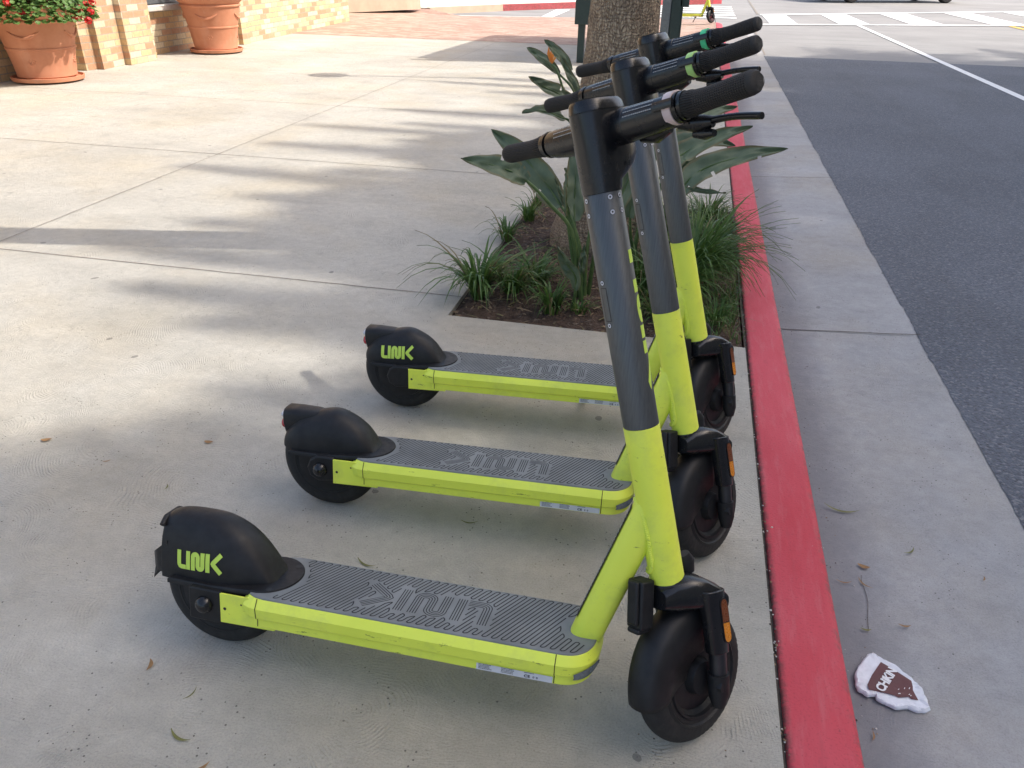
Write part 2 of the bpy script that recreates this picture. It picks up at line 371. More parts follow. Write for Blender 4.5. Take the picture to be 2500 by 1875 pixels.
def bark():
    t = NT('palm_bark'); p = t.pos(True); sep = t.add('SeparateXYZ'); t.link(p, sep.inputs[0])
    wb = t.add('VectorMath', operation='MULTIPLY_ADD'); t.link(t.noisec(p, 14, 4), wb.inputs[0]); wb.inputs[1].default_value = (.045, .045, .03); t.link(p, wb.inputs[2]); pw = wb.outputs[0]
    ph = t.math('ADD', t.math('MULTIPLY', sep.outputs[2], 430), t.math('MULTIPLY', t.noise(t.mapping(p, (1, 1, .6)), 12, 5, .65), 44))
    rg = t.ramp(t.math('ADD', t.math('MULTIPLY', t.math('SINE', ph), .5), .5), [(.12, 0), (.6, 1)])
    fis = t.add('TexVoronoi', feature='DISTANCE_TO_EDGE'); t.link(t.mapping(pw, (80, 80, 15)), fis.inputs['Vector']); fis.inputs['Scale'].default_value = 1
    fi = t.ramp(fis.outputs['Distance'], [(0, .25), (.14, 1)])
    fb = t.noise(t.mapping(p, (90, 90, 14)), 2, 4, .7)
    c = t.mix(t.ramp(t.noise(p, 5, 5), [(.3, 0), (.7, 1)]), (.34, .25, .175), (.58, .45, .32))
    c = t.mix(1, c, t.mix(fi, (.5, .46, .43), (1, 1, 1)), 'MULTIPLY')
    c = t.mix(1, c, t.mix(rg, (.78, .75, .72), (1.05, 1.05, 1.0)), 'MULTIPLY')
    c = t.mix(1, c, t.ramp(fb, [(.3, .75), (.7, 1.15)]), 'MULTIPLY')
    return t.fin(c, .9, t.bump(t.math('ADD', t.math('ADD', t.math('MULTIPLY', fi, 1.4), t.math('MULTIPLY', rg, .6)), fb), 1, .009))
M['bark'] = bark()
def leafmat(name, a, b, scale=18, tr=.25, rough=.42, ribs=True):
    t = NT(name); p = t.pos(True); c = t.mix(t.ramp(t.noise(p, scale, 4), [(.3, 0), (.7, 1)]), a, b); nr = None
    if ribs:
        wv = t.add('TexWave', wave_type='BANDS', bands_direction='X'); t.link(t.add('UVMap').outputs[0], wv.inputs['Vector']); wv.inputs['Scale'].default_value = 14; wv.inputs['Distortion'].default_value = .3
        c = t.mix(t.ramp(wv.outputs['Fac'], [(0, .0), (1, .22)]), c, tuple(x * 1.5 for x in b)); nr = t.bump(wv.outputs['Fac'], .3, .002)
    if ribs:
        uvs = t.add('SeparateXYZ'); t.link(t.add('UVMap').outputs[0], uvs.inputs[0])
        ed = t.math('ADD', t.math('ABSOLUTE', uvs.outputs[1]), t.math('MULTIPLY', t.noise(p, 40, 4), .35))
        c = t.mix(t.ramp(ed, [(.0, 0), (.98, 0), (1.08, .55)]), c, (.19, .14, .06))
        c = t.mix(t.ramp(t.math('ABSOLUTE', uvs.outputs[1]), [(.0, .5), (.07, 0)]), c, (.16, .20, .10))
    t.fin(c, rough, nr)
    tl = t.add('BsdfTranslucent'); t.link(c, tl.inputs[0]); mx = t.add('MixShader'); mx.inputs[0].default_value = tr
    t.link(t.b.outputs[0], mx.inputs[1]); t.link(tl.outputs[0], mx.inputs[2]); t.link(mx.outputs[0], t.n['Material Output'].inputs[0])
    return t.m
M['strel'] = leafmat('strelitzia_leaf', (.062, .10, .058), (.15, .195, .115), 12, .14, .42)
M['stem'] = leafmat('strelitzia_stalk', (.05, .10, .03), (.12, .18, .06), 20, .1, .45, False)
M['grass'] = leafmat('grass_blade', (.04, .10, .018), (.12, .21, .045), 30, .28, .4, False)
M['grassold'] = leafmat('old_blade', (.14, .12, .05), (.24, .19, .09), 30, .2, .6, False)
M['palmleaf'] = leafmat('palm_frond', (.04, .08, .02), (.07, .11, .03), 10, .12, .5, False)
M['geran'] = leafmat('geranium_leaf', (.06, .14, .03), (.16, .27, .07), 30, .3, .5, False)
M['redflower'] = leafmat('red_petal', (.6, .02, .02), (.75, .05, .04), 30, .3, .5, False)
M['orange'] = leafmat('orange_petal', (.75, .2, .02), (.85, .32, .04), 30, .2, .5, False)
M['darkgreen'] = simple('dark_green_steel', (.025, .045, .042), .4, .2)
M['greygreen'] = simple('grey_steel', (.16, .18, .19), .4, .4)
M['panel'] = simple('panel_sheet', (.55, .57, .58), .4)
M['paper'] = simple('crumpled_paper', (.72, .74, .78), .8, var=.08, vscale=60, bump=.6, bscale=90)
M['faded'] = simple('faded_print', (.34, .33, .31), .5); M['brown'] = simple('brown_print', (.12, .045, .045), .7, var=.1)
M['dead'] = simple('dry_leaf', (.30, .17, .07), .8, var=.3, vscale=60); M['olive'] = simple('olive_leaf', (.17, .17, .05), .7, var=.3, vscale=60)
M['crack'] = simple('joint_dirt', (.075, .06, .05), .95, var=.4, vscale=60, obj=False)
M['greycrack'] = simple('joint_grime', (.24, .21, .18), .95, var=.35, vscale=40, obj=False)
M['maroon'] = simple('maroon_rim', (.10, .02, .03), .4)
M['carpaint'] = simple('dark_blue_car_paint', (.03, .05, .09), .25, .3, Coat_Weight=.8); M['glass'] = simple('window_glass', (.05, .06, .08), .08, 0)

# ------------------------------------------------------------------ ground and street
def struct(o): o['kind'] = 'structure'; return o
GZ = -.14                         # road level; pavement top is z = 0
m = MB(); m.add([(-250, -250, -.30), (250, -250, -.30), (250, 450, -.30), (-250, 450, -.30)], [(0, 1, 2, 3)]); struct(m.build('ground', M['sunlit_road'], smooth=0))
BX0, BX1, BY0, BY1 = -.845, .302, 2.69, 4.47          # planting bed cut in the pavement
def quad(mb, x0, x1, y0, y1, z, mi=0): mb.add([(x0, y0, z), (x1, y0, z), (x1, y1, z), (x0, y1, z)], [(0, 1, 2, 3)], mi)
m = MB(); KX = .308
for a in ((-12, BX0, -6, 13.3), (BX0, KX, -6, BY0), (BX0, KX, BY1, 13.3)): quad(m, a[0], a[1], a[2], a[3], 0)
for (xa, ya, xb, yb) in ((BX0, BY0, BX1 + .006, BY0), (BX1 + .006, BY1, BX0, BY1), (BX0, BY1, BX0, BY0)):
    m.add([(xa, ya, 0), (xb, yb, 0), (xb, yb, -.12), (xa, ya, -.12)], [(0, 1, 2, 3)])
m.add([(KX, -6, 0), (KX, BY0, 0), (KX, BY0, -.1), (KX, -6, -.1)], [(0, 1, 2, 3)])
m.add([(KX, BY1, 0), (KX, 13.3, 0), (KX, 13.3, -.1), (KX, BY1, -.1)], [(0, 1, 2, 3)])
struct(m.build('sidewalk', M['concrete'], smooth=0))
def wob(pts, amp, step=.06):
    out = []
    for a, b in zip(pts[:-1], pts[1:]):
        a, b = Vector(a), Vector(b); n = max(2, int((b - a).length / step))
        for i in range(n):
            p = a.lerp(b, i / n); out.append((p.x + amp * mnoise.noise((p.x * 9, p.y * 9, 1)), p.y + amp * mnoise.noise((p.x * 9, p.y * 9, 5)), p.z))
    out.append(tuple(Vector(pts[-1]))); return out
m = MB()
for y, x0, x1 in ((2.868, -12, BX0), (4.90, -12, -.9), (6.95, -12, .3), (8.76, -12, .3), (10.85, -12, .3)): m.ribbon(wob([(x0, y, .002), (x1, y + .012 * (x1 - x0) * .1, .002)], .004), .006 if y < 4 else .0065)
m.ribbon(wob([(-3.2, -6, .0035), (-3.2, 13.2, .0035)], .004), .0048)
m.ribbon(wob([(-3.9, 9.7, .0035), (-2.6, 10.1, .0035)], .02), .006)
struct(m.build('sidewalk_joint', M['greycrack'], smooth=0))
# dirt line between pavement and kerb
m = MB(); quad(m, KX - .001, .322, -6, 21, -.012)
struct(m.build('kerb_joint', M['crack'], smooth=0))
# kerb, rounded front edge, running to the corner and round it
def kerbprof(h=0.0): return [(0, -.2), (0, h - .006), (.004, h - .001), (.012, h), (.115, h), (.128, h - .004), (.138, h - .014), (.1425, h - .03), (.148, h - .17)]
path = [(.317, -6), (.317, 0)] + [(.317 , y * .5) for y in range(1, 38)] + [(.317 , 19.2), (.26, 20.0), (.05, 20.7), (-.4, 21.1), (-1.1, 21.3)]
rings = []
for i, p in enumerate(path):
    a = Vector(path[max(i - 1, 0)]); b = Vector(path[min(i + 1, len(path) - 1)]); d = (b - a).normalized(); n = Vector((d.y, -d.x))
    hh = -.0 if p[1] < 17 else -max(0, min(1, (p[1] - 19) / 2)) * .09
    rings.append([(p[0] + n.x * q[0], p[1] + n.y * q[0], q[1] + (hh if q[1] > -.1 else 0)) for q in kerbprof()])
m = MB(); m.loft(rings, False); struct(m.build('kerb', M['red'], smooth=50))
# gutter apron
m = MB(); prof = [(.452, GZ - .012), (.50, GZ - .022), (.56, GZ - .022), (1.085, GZ - .002), (1.12, GZ - .003)]
m.loft([[(x, y, z) for x, z in prof] for y in (-6, 0, 3, 6, 9, 12, 15, 20.8)], False); struct(m.build('gutter', M['gutter'], smooth=50))
m = MB()
for y in (3.27, 6.03, 8.72, 11.4, 14.1, .5): m.ribbon(wob([(.50, y - .01, GZ - .0185), (.56, y, GZ - .0195), (1.083, y + .03, GZ + .0045)], .004, .05), .006)
m.ribbon(wob([(.582, 1.50, GZ - .0185), (.590, 1.60, GZ - .0182), (.594, 1.70, GZ - .018)], .008, .015), .0013)
struct(m.build('gutter_joint', M['crack'], smooth=0))
# carriageway: near asphalt, and intersection slab coloured paler from the shadow edge as if sunlit
m = MB(); edge = [(1.075 + .010 * mnoise.noise((0, y * 3, 3)) + .006 * mnoise.noise((0, y * 19, 3)) + .003 * mnoise.noise((0, y * 60, 8)), y) for y in [(-6 + .02 * i) for i in range(0, 1013)]]
vs = [(x, y, GZ) for x, y in edge] + [(14.5, y, GZ) for x, y in edge]; n = len(edge)
m.add(vs, [(i, n + i, n + i + 1, i + 1) for i in range(n - 1)]); struct(m.build('road', M['asphalt'], smooth=0))
m = MB(); quad(m, -60, 60, 14.28, 260, GZ - .006); quad(m, -60, 60, 13.0, 13.2, GZ - .1)
struct(m.build('intersection', M['sunlit_road'], smooth=0))
m = MB(); quad(m, 14.5, 17.9, -40, 20, 0); m.box(14.35, 14.5, -40, 20, -.3, 0.003); struct(m.build('far_sidewalk', M['gutter'], smooth=0))
# markings
Z1 = GZ + .004
m = MB()
m.add([(3.88, -4, Z1), (4.0, -4, Z1), (3.84, 22.1, Z1), (3.73, 22.1, Z1)], [(0, 1, 2, 3)]); struct(m.build('lane_line', M['whitepaint'], smooth=0))
m = MB()
nl = lambda x: 20.55 + .41 * x; fl = lambda x: 23.9 + .70 * (x - .3)
def strip(x0, x1, f, wd, z=Z1 + .004): m.add([(x0, f(x0), z), (x1, f(x1), z), (x1, f(x1) + wd, z), (x0, f(x0) + wd, z)], [(0, 1, 2, 3)])
strip(1.1, 12, nl, .28); strip(1.6, 14, fl, .4)
for xa, xb in ((1.65, 2.32), (3.36, 4.12), (5.2, 6.05), (7.35, 8.25), (9.5, 10.5), (11.6, 12.5)):
    m.add([(xa, nl(xa) + .3, Z1), (xb, nl(xb) + .3, Z1), (xb, fl(xb) - .02, Z1), (xa, fl(xa) - .02, Z1)], [(0, 1, 2, 3)])
struct(m.build('crosswalk', M['whitepaint'], smooth=0))
m = MB()
for k in range(6): y = 22.6 + k * 1.05; m.add([(-2.6, y, Z1), (.9, y + .5, Z1), (.9, y + 1.0, Z1), (-2.6, y + .5, Z1)], [(0, 1, 2, 3)])
m.add([(-6.2, 22.05 - 1.6, Z1), (-3.9, 21.15, Z1), (-3.9, 21.35, Z1), (-6.0, 20.85, Z1)], [(0, 1, 2, 3)])
m.add([(-4.0, 21.2, Z1), (-3.7, 21.2, Z1), (-3.75, 24.5, Z1), (-4.15, 24.5, Z1)], [(0, 1, 2, 3)])
struct(m.build('side_street_crosswalk', M['whitepaint'], smooth=0))
m = MB(); m.add([(7.6, -4, Z1), (7.75, -4, Z1), (7.75, 23.7, Z1), (7.6, 23.6, Z1)], [(0, 1, 2, 3)]); m.add([(7.9, -4, Z1), (8.05, -4, Z1), (8.05, 23.8, Z1), (7.9, 23.7, Z1)], [(0, 1, 2, 3)])
struct(m.build('centre_line', M['yellowpaint'], smooth=0))
m = MB(); m.ribbon([(1.55, 25.2, Z1 - .002), (1.65, 34, Z1 - .002), (1.7, 60, Z1 - .002)], .06); m.ribbon([(-2, 34.5, Z1 - .001), (18, 44, Z1 - .001)], .06); m.ribbon([(1.2, 20.9, Z1 - .001), (1.1, 14.4, Z1 - .001)], .03)
struct(m.build('slab_joint', M['greycrack'], smooth=0))
# brick paved apron up to the corner
m = MB(); m.add([(-12, 13.25, .003), (KX, 13.25, .003), (.317, 19.2, .003), (.26, 20.0, -.01), (.05, 20.65, -.03), (-.4, 21.0, -.06), (-1.1, 21.15, -.12), (-3.05, 21.0, -.136), (-5.9, 20.2, -.10), (-6.82, 20.7, .0), (-12, 13.4 + 7, .003)],
                [tuple(range(11))]); struct(m.build('brick_paving', M['paver'], smooth=0))
# opposite pavement of the side street with its grey and red kerb
m = MB(); kp = [(-6.82, 20.80), (-6.45, 21.5), (-6.0, 22.25), (-5.45, 23.15), (-4.6, 24.3), (-3.75, 25.5), (-2.9, 26.6), (-1.5, 28.3), (.6, 30.6)]
m.loft([[(x - .9 * .0, y, z) for z in (0,)] + [(x, y, .012), (x, y, -.16)] for x, y in kp], False)
vs = [(x, y, .012) for x, y in kp] + [(-20, 36, .012), (-20, 20.8, .012)]
m2 = MB(); m2.add(vs, [tuple(range(len(vs)))]); struct(m2.build('corner_sidewalk', M['stucco'], smooth=0))
m = MB()
def kb(pts, mi):
    rs = []
    for i, (x, y) in enumerate(pts):
        a = Vector(pts[max(i - 1, 0)]); b = Vector(pts[min(i + 1, len(pts) - 1)]); d = (b - a).normalized(); n = Vector((d.y, -d.x))
        rs.append([(x + n.x * o, y + n.y * o, z) for o, z in ((-.12, .016), (.012, .016), (.016, -.17))])
    m.loft(rs, False, mi=mi)
kb(kp[:4], 0); kb(kp[3:], 1); struct(m.build('corner_kerb', [M['plinth'], M['red']], smooth=0))

# ------------------------------------------------------------------ planting bed
def soil_h(x, y):
    e = min(x - BX0, BX1 - x, y - BY0, BY1 - y); k = max(0, min(1, e / .25))
    return -.018 + .035 * k + .022 * mnoise.noise((x * 7, y * 7, 0)) * k + .010 * mnoise.noise((x * 30, y * 30, 2))
m = MB(); nx, ny = 90, 140; vs = []
for j in range(ny + 1):
    for i in range(nx + 1):
        x = BX0 + (BX1 - BX0) * i / nx; y = BY0 + (BY1 - BY0) * j / ny; vs.append((x, y, soil_h(x, y) if 0 < i < nx and 0 < j < ny else -.022))
m.add(vs, [(j * (nx + 1) + i, j * (nx + 1) + i + 1, (j + 1) * (nx + 1) + i + 1, (j + 1) * (nx + 1) + i) for j in range(ny) for i in range(nx)])
struct(m.build('planting_soil', M['soil'], smooth=80))
m = MB()
for k in range(900):
    x, y = random.uniform(BX0 + .01, BX1 - .01), random.uniform(BY0 + .01, BY1 - .01); z = soil_h(x, y) + .003
    a = random.uniform(0, pi); L = random.choice([.006, .008, .012, .022, .035]); wd = random.uniform(.002, .005); t = random.uniform(-.3, .3)
    d = Vector((cos(a), sin(a), t)) * L; n = Vector((-sin(a), cos(a), 0)) * wd; c = Vector((x, y, z))
    m.add([c - d - n, c + d - n * .4, c + d + n * .4, c - d + n, c + Vector((0, 0, wd * 1.4))], [(0, 1, 4), (1, 2, 4), (2, 3, 4), (3, 0, 4)], random.choice([0, 0, 1]))
tag(m.build('mulch', [M['chip'], M['grassold']], smooth=0), kind='stuff')

# palm tree: rough trunk, crown of fronds well above the picture
def frond_mesh(L=2.6, n=34, droop=1.0, mb=None, mat=None, wl=.05):
    mb = mb or MB(); pts = []
    for i in range(n + 1):
        t = i / n; pts.append(Vector((L * t * (1 - .12 * t * t), 0, L * (.42 * t - droop * .75 * t * t))))
    if mat: pts = [mat @ p for p in pts]
    mb.tube(pts[::3], [.03 * (1 - .8 * i / (len(pts[::3]) - 1)) for i in range(len(pts[::3]))], 5)
    side0 = Vector((0, 1, 0)); side0 = (mat.to_3x3() @ side0) if mat else side0
    for i in range(3, n + 1):
        t = i / n; ll = .62 * sin(pi * min(1, .18 + .82 * t)) ** .7 + .08; d = (pts[min(i + 1, n)] - pts[i - 1]).normalized()
        for s in (-1, 1):
            q = (side0 * s * .85 + d * .55 + Vector((0, 0, -.25 + random.uniform(-.12, .12)))).normalized()
            p = pts[i]; wv = d * wl * .5; tip = p + q * ll + Vector((0, 0, -.12 * ll)); mid = p + q * ll * .55 + Vector((0, 0, .02))
            mb.add([p - wv, p + wv, mid + wv * .9, tip, mid - wv * .9], [(0, 1, 2, 3, 4)])
    return mb
def crown_mesh(seed, nf=34, L=2.6):
    random.seed(seed); mb = MB()
    for k in range(nf):
        a = k * 2.399963 + random.uniform(-.2, .2); e = random.uniform(-.5, 1.15)
        mat = Matrix.Rotation(a, 4, 'Z') @ Matrix.Rotation(-e * .8, 4, 'Y') @ Matrix.Rotation(random.uniform(-.5, .5), 4, 'X')
        frond_mesh(L * random.uniform(.82, 1.1), 34, random.uniform(.8, 1.3), mb, mat)
    return mb
def trunk_mb(h, rb, rt, flare=1.0, seed=0, seg=56, fine=True):
    mb = MB(); rings = []; n = 110 if fine else 30
    for i in range(n + 1):
        t = i / n; z = h * (t ** 1.8 if fine else t); r = rt + (rb - rt) * math.exp(-z * 1.15) if flare else rt
        r += (.3 * (rb - rt) * math.exp(-((z - .12) / .16) ** 2))
        off = Vector((.01 * z + .03 * sin(z * .4), .008 * z, 0)); ring = []
        for k in range(seg):
            a = 2 * pi * k / seg
            rr = r * (1 + .02 * mnoise.noise((cos(a) * 6, sin(a) * 6, z * 14 + seed)) + .014 * sin(z * 55 + 2 * mnoise.noise((cos(a) * 2, sin(a) * 2, z * 3))))
            ring.append(off + Vector((rr * cos(a), rr * sin(a), z - .06)))
        rings.append(ring)
    mb.loft(rings); return mb
def palm(x, y, h, rb, rt, label, crown, group=None, fine=False, seed=1):
    o = empty('palm_tree', (x, y, 0)); tag(o, label, 'palm tree', group)
    trunk_mb(h, rb, rt, 1, seed, 64 if fine else 20, fine).build('trunk', M['bark'], o, smooth=60)
    c = bpy.data.objects.new('crown', crown); COL.objects.link(c); c.parent = o; c.location = (.01 * h, .008 * h, h - .1); c.rotation_euler = (0, 0, seed * 1.3)
    return o
cr1 = crown_mesh(11).build('crown', M['palmleaf'], smooth=0); crown_a = cr1.data; bpy.data.objects.remove(cr1)
cr2 = crown_mesh(23, 30, 2.9).build('crown', M['palmleaf'], smooth=0); crown_b = cr2.data; bpy.data.objects.remove(cr2)
palm(-.350, 3.66, 9.0, .235, .118, 'thick ringed palm trunk rising from the planting bed behind the scooters', crown_a, fine=True, seed=2)

# bird of paradise plants
def spline(pts, n):
    pts = [Vector(p) for p in pts]; P = [pts[0] * 2 - pts[1]] + pts + [pts[-1] * 2 - pts[-2]]; out = []
    for i in range(n + 1):
        u = i / n * (len(pts) - 1); k = min(int(u), len(pts) - 2); t = u - k; a, b, c, d = P[k:k + 4]
        out.append(.5 * ((2 * b) + (c - a) * t + (2 * a - 5 * b + 4 * c - d) * t * t + (3 * b - a - 3 * c + d) * t ** 3))
    return out
def strel_leaf(parent, pts, nstalk, wd, face, tears=(), fold=.35, name='leaf', rstalk=.007):
    """pts base..tip; first nstalk points are stalk, rest the blade midrib; face: rough direction the blade's surface faces"""
    pts = [Vector(p) for p in pts]; full = spline(pts, 60); k0 = int(60 * nstalk / (len(pts) - 1))
    mb = MB(); mb.uv = None; stalk = full[:k0 + 1]; mb.tube(stalk, [rstalk * (1.5 - .75 * i / len(stalk)) for i in range(len(stalk))], 8, mi=1)
    nv = len(mb.v); uv = [(0, 0)] * nv; bl = full[k0:]; n = len(bl) - 1; face = Vector(face).normalized()
    cols = 15; prev = None
    for i, p in enumerate(bl):
        t = i / n; d = (bl[min(i + 1, n)] - bl[max(i - 1, 0)]).normalized(); s = d.cross(face).normalized(); nn = s.cross(d)
        ww = wd * .5 * (sin(pi * min(1, t * .96 + .04) ** .72)) ** .75 if t < 1 else 0
        ww *= 1 + .06 * mnoise.noise((t * 9, wd * 30, 1))
        for j in range(cols):
            u = (j / (cols - 1)) * 2 - 1
            q = p + s * u * ww + nn * (abs(u) ** 1.3 * ww * fold + .012 * mnoise.noise((t * 6 + u, u * 2, wd * 50)))
            mb.v.append(q); uv.append((t * 3 + abs(u) * .35, u))
    for i in range(n):
        for j in range(cols - 1):
            u = (j + .5) / (cols - 1) * 2 - 1; t = i / n
            if any(i == int(a * n) and (u * sgn) > dpt for a, b, sgn, dpt in tears): continue
            a = nv + i * cols + j; mb.f.append((a, a + 1, a + cols + 1, a + cols)); mb.m.append(0)
    mb.tube([p - face * .002 for p in bl], [rstalk * .75 * (1 - .85 * i / n) for i in range(n + 1)], 6, mi=1)
    uv += [(0, 0)] * (len(mb.v) - len(uv)); mb.uv = uv
    return mb.build(name, [M['strel'], M['stem']], parent, smooth=60)
def rel(pts, o): return [(p[0] - o[0], p[1] - o[1], p[2] - o[2]) for p in pts]
def strel(loc, label, leaves, flowers=()):
    o = empty('bird_of_paradise', loc); tag(o, label, 'plant', 'bird of paradise plants round the palm')
    for lf in leaves: strel_leaf(o, rel(lf[0], loc), *lf[1:])
    for fl in flowers:
        P = rel(fl, loc); mb = MB(); mb.tube(spline(P[:-1], 20), .006, 8); mb.build('flower_stalk', M['stem'], o)
        b = Vector(P[-2]); tip = Vector(P[-1]); mb = MB()
        for dx, dy, L in ((-.01, .0, 1), (.02, .01, .95), (.045, -.01, .9), (.0, .02, .8)):
            e = b + (tip - b) * L + Vector((dx, dy, 0)); md = b.lerp(e, .5) + Vector((dx * .3 - .006, 0, 0)); nn = Vector((.0075, 0, 0))
            mb.add([b - nn * .3, b + nn * .3, md + nn, e, md - nn], [(0, 1, 2, 3, 4)])
        mb.build('flower', M['orange'], o, smooth=0)
        mb = MB(); mb.tube([b + Vector((.02, 0, -.02)), b + Vector((-.03, 0, .02)), b + Vector((-.085, 0, .045))], [.008, .009, .001], 8); mb.build('flower_sheath', M['strel'], o)
C = (0, -.85, .6)
strel((-.36, 3.0, 0), 'bird of paradise with broad paddle leaves leaning left in front of the trunk', [
    ([(-.355, 2.97, -.02), (-.392, 2.91, .299), (-.48, 2.87, .427), (-.567, 2.83, .522), (-.655, 2.79, .575), (-.80, 2.75, .607)], 3, 0.092, (.1, -.8, .6), ((.12, .012, 1, .3), (.2, .012, 1, .45), (.52, .01, 1, .6))),
    ([(-.349, 3.0, -.02), (-.409, 3.02, .293), (-.475, 3.04, .388), (-.546, 3.06, .472), (-.663, 3.08, .578), (-.773, 3.1, .648)], 1.9, 0.116, (-.2, -.9, .3), ((.3, .012, -1, .5),)),
    ([(-.361, 3.0, -.02), (-.415, 2.988, .272), (-.435, 2.975, .396), (-.434, 2.963, .481), (-.439, 2.95, .553)], 1.6, 0.037, (-.9, -.4, .2)),
    ([(-.355, 3.05, -.02), (-.404, 3.088, .241), (-.422, 3.125, .355), (-.428, 3.162, .468), (-.452, 3.2, .60)], 1.4, 0.102, (.2, -.95, .1)),
    ([(-.35, 2.98, -.02), (-.368, 2.98, .216), (-.419, 2.987, .358), (-.454, 2.993, .425), (-.491, 3.0, .5)], 2, 0.02, C),
    ([(-.37, 2.86, -.02), (-.36, 2.833, .144), (-.397, 2.817, .215), (-.432, 2.80, .285)], .7, 0.065, (-.3, -.9, .25)),
    ([(-.335, 2.96, -.02), (-.338, 2.95, .198), (-.32, 2.96, .38), (-.28, 3.0, .55)], 2, 0.041, C),
    ([(-.33, 3.02, -.02), (-.30, 3.0, .25), (-.22, 3.02, .45), (-.17, 3.05, .60)], 1.5, 0.075, (.3, -.9, .2)),
    ([(-.345, 2.93, -.02), (-.35, 2.92, .14), (-.345, 2.93, .26)], 1, 0.034, (.3, -.9, .1))])
strel((-.48, 4.05, 0), 'bird of paradise with one orange flower behind the palm trunk on its left', [
    ([(-.48, 4.08, -.02), (-.517, 4.1, .329), (-.555, 4.1, .64), (-.61, 4.1, .755), (-.691, 4.1, .845), (-.751, 4.1, .895)], 3, 0.058, (.4, -.8, .6)),
    ([(-.5, 4.12, -.02), (-.53, 4.2, .306), (-.59, 4.225, .606), (-.693, 4.25, .72), (-.804, 4.275, .798), (-.881, 4.3, .835)], 3, 0.051, (-.2, -.8, .6)),
    ([(-.46, 4.0, -.02), (-.505, 4.0, .352), (-.567, 3.95, .60), (-.623, 3.9, .669), (-.702, 3.85, .713), (-.766, 3.8, .76)], 2.2, 0.082, (-.2, -.75, .65), ((.35, .012, 1, .4),)),
    ([(-.46, 3.95, -.02), (-.492, 3.9, .375), (-.556, 3.85, .545), (-.601, 3.8, .583), (-.68, 3.75, .617), (-.772, 3.7, .615)], 2.8, 0.068, (0, -.6, .8)),
    ([(-.47, 4.02, -.02), (-.505, 4.0, .352), (-.547, 4.0, .6), (-.58, 4.0, .71), (-.618, 4.0, .77), (-.651, 4.0, .835)], 2, 0.051, (.7, -.6, .3)),
    ([(-.44, 3.98, -.02), (-.45, 3.95, .3), (-.47, 3.92, .5), (-.50, 3.9, .66)], 1, 0.075, (-.3, -.9, .2))],
    [[(-.5, 4.15, -.02), (-.53, 4.2, .306), (-.632, 4.212, .571), (-.70, 4.225, .735), (-.735, 4.238, .765), (-.742, 4.25, .865)]])
strel((-.13, 3.4, 0), 'bird of paradise with torn leaves reaching right over the red kerb', [
    ([(-.15, 3.32, -.02), (-.158, 3.3, .226), (-.053, 3.35, .481), (-.003, 3.4, .54), (.127, 3.45, .603), (.266, 3.5, .645)], 1.8, 0.095, (.1, -.7, .7)),
    ([(-.11, 3.25, -.02), (-.113, 3.2, .223), (-.021, 3.25, .385), (.065, 3.3, .49), (.225, 3.35, .551), (.412, 3.4, .584)], 2, 0.102, (.1, -.75, .65), ((.16, .01, 1, .35), (.42, .01, 1, .6), (.8, .01, 1, .7))),
    ([(-.12, 3.42, -.02), (-.12, 3.4, .158), (-.076, 3.525, .407), (-.026, 3.65, .539), (.085, 3.775, .639), (.211, 3.9, .657)], 2, 0.095, (.2, -.7, .7), ((.5, .01, -1, .3),)),
    ([(-.13, 3.4, -.02), (-.12, 3.4, .158), (-.024, 3.367, .351), (.043, 3.333, .40), (.188, 3.3, .409)], 2, 0.034, (0, -.5, .85)),
    ([(-.16, 3.5, -.02), (-.168, 3.5, .163), (-.124, 3.55, .476), (-.053, 3.6, .525), (.098, 3.65, .547), (.219, 3.7, .521)], 2, 0.102, (.1, -.7, .7), ((.3, .012, -1, .3), (.6, .012, -1, .3))),
    ([(-.16, 3.45, -.02), (-.2, 3.4, .2), (-.21, 3.38, .42), (-.2, 3.36, .62)], 1.2, 0.088, (-.1, -.95, .1)),
    ([(-.1, 3.5, -.02), (-.06, 3.5, .2), (.0, 3.5, .42), (.04, 3.52, .6)], 1.2, 0.082, (.2, -.95, .1))])

# grass clumps
def clump(loc, label, n, L, spread, seed, lean=(0, 0), old=.06, wd=.0065):
    random.seed(seed); o = empty('grass_clump', loc); tag(o, label, 'grass clump', 'grass clumps in the planting bed'); mb = MB()
    for k in range(n):
        a = random.uniform(0, 2 * pi); ln = L * random.uniform(.5, 1.12); out = random.uniform(.25, 1.0) * spread
        b = Vector((cos(a), sin(a), 0)) * random.uniform(0, .03); dv = Vector((cos(a) + lean[0], sin(a) + lean[1], 0)); dv.normalize()
        pts = []; curl = random.uniform(.35, 1.05)
        for i in range(8):
            t = i / 7; pts.append(b + dv * (out * ln * (t ** 1.35)) + Vector((0, 0, ln * (t * .95 - curl * .82 * t ** 2.6))) + Vector((0.004 * sin(t * 5 + k), .004 * cos(t * 4 + k), 0)))
        sd = Vector((-dv.y, dv.x, 0)) * wd * .5 * random.uniform(.6, 1.2); vs = []
        for i, p in enumerate(pts):
            t = i / 7; q = sd * (1 - t ** 2.2) * (0.7 + .6 * min(1, t * 3)); vs += [p - q, p + Vector((0, 0, -.0012)), p + q]
        for p in vs: p.z = max(p.z, .004 + (0 if abs(loc[0] + p.x) < 9 and loc[0] + p.x < .45 else -.15))
        mb.add(vs, [(3 * i + c, 3 * i + c + 1, 3 * i + c + 4, 3 * i + c + 3) for i in range(7) for c in (0, 1)], 1 if random.random() < old else 0)
    mb.build('blades', [M['grass'], M['grassold']], o, smooth=70); return o
clump((-.775, 2.90, -.01), 'arching grass clump at the near left corner of the planting bed', 130, .40, .8, 1, (-.12, 0), wd=.0115)
clump((-.83, 3.66, -.01), 'small spiky grass tuft on the left edge of the bed beside the mound', 60, .22, .75, 2, wd=.008)
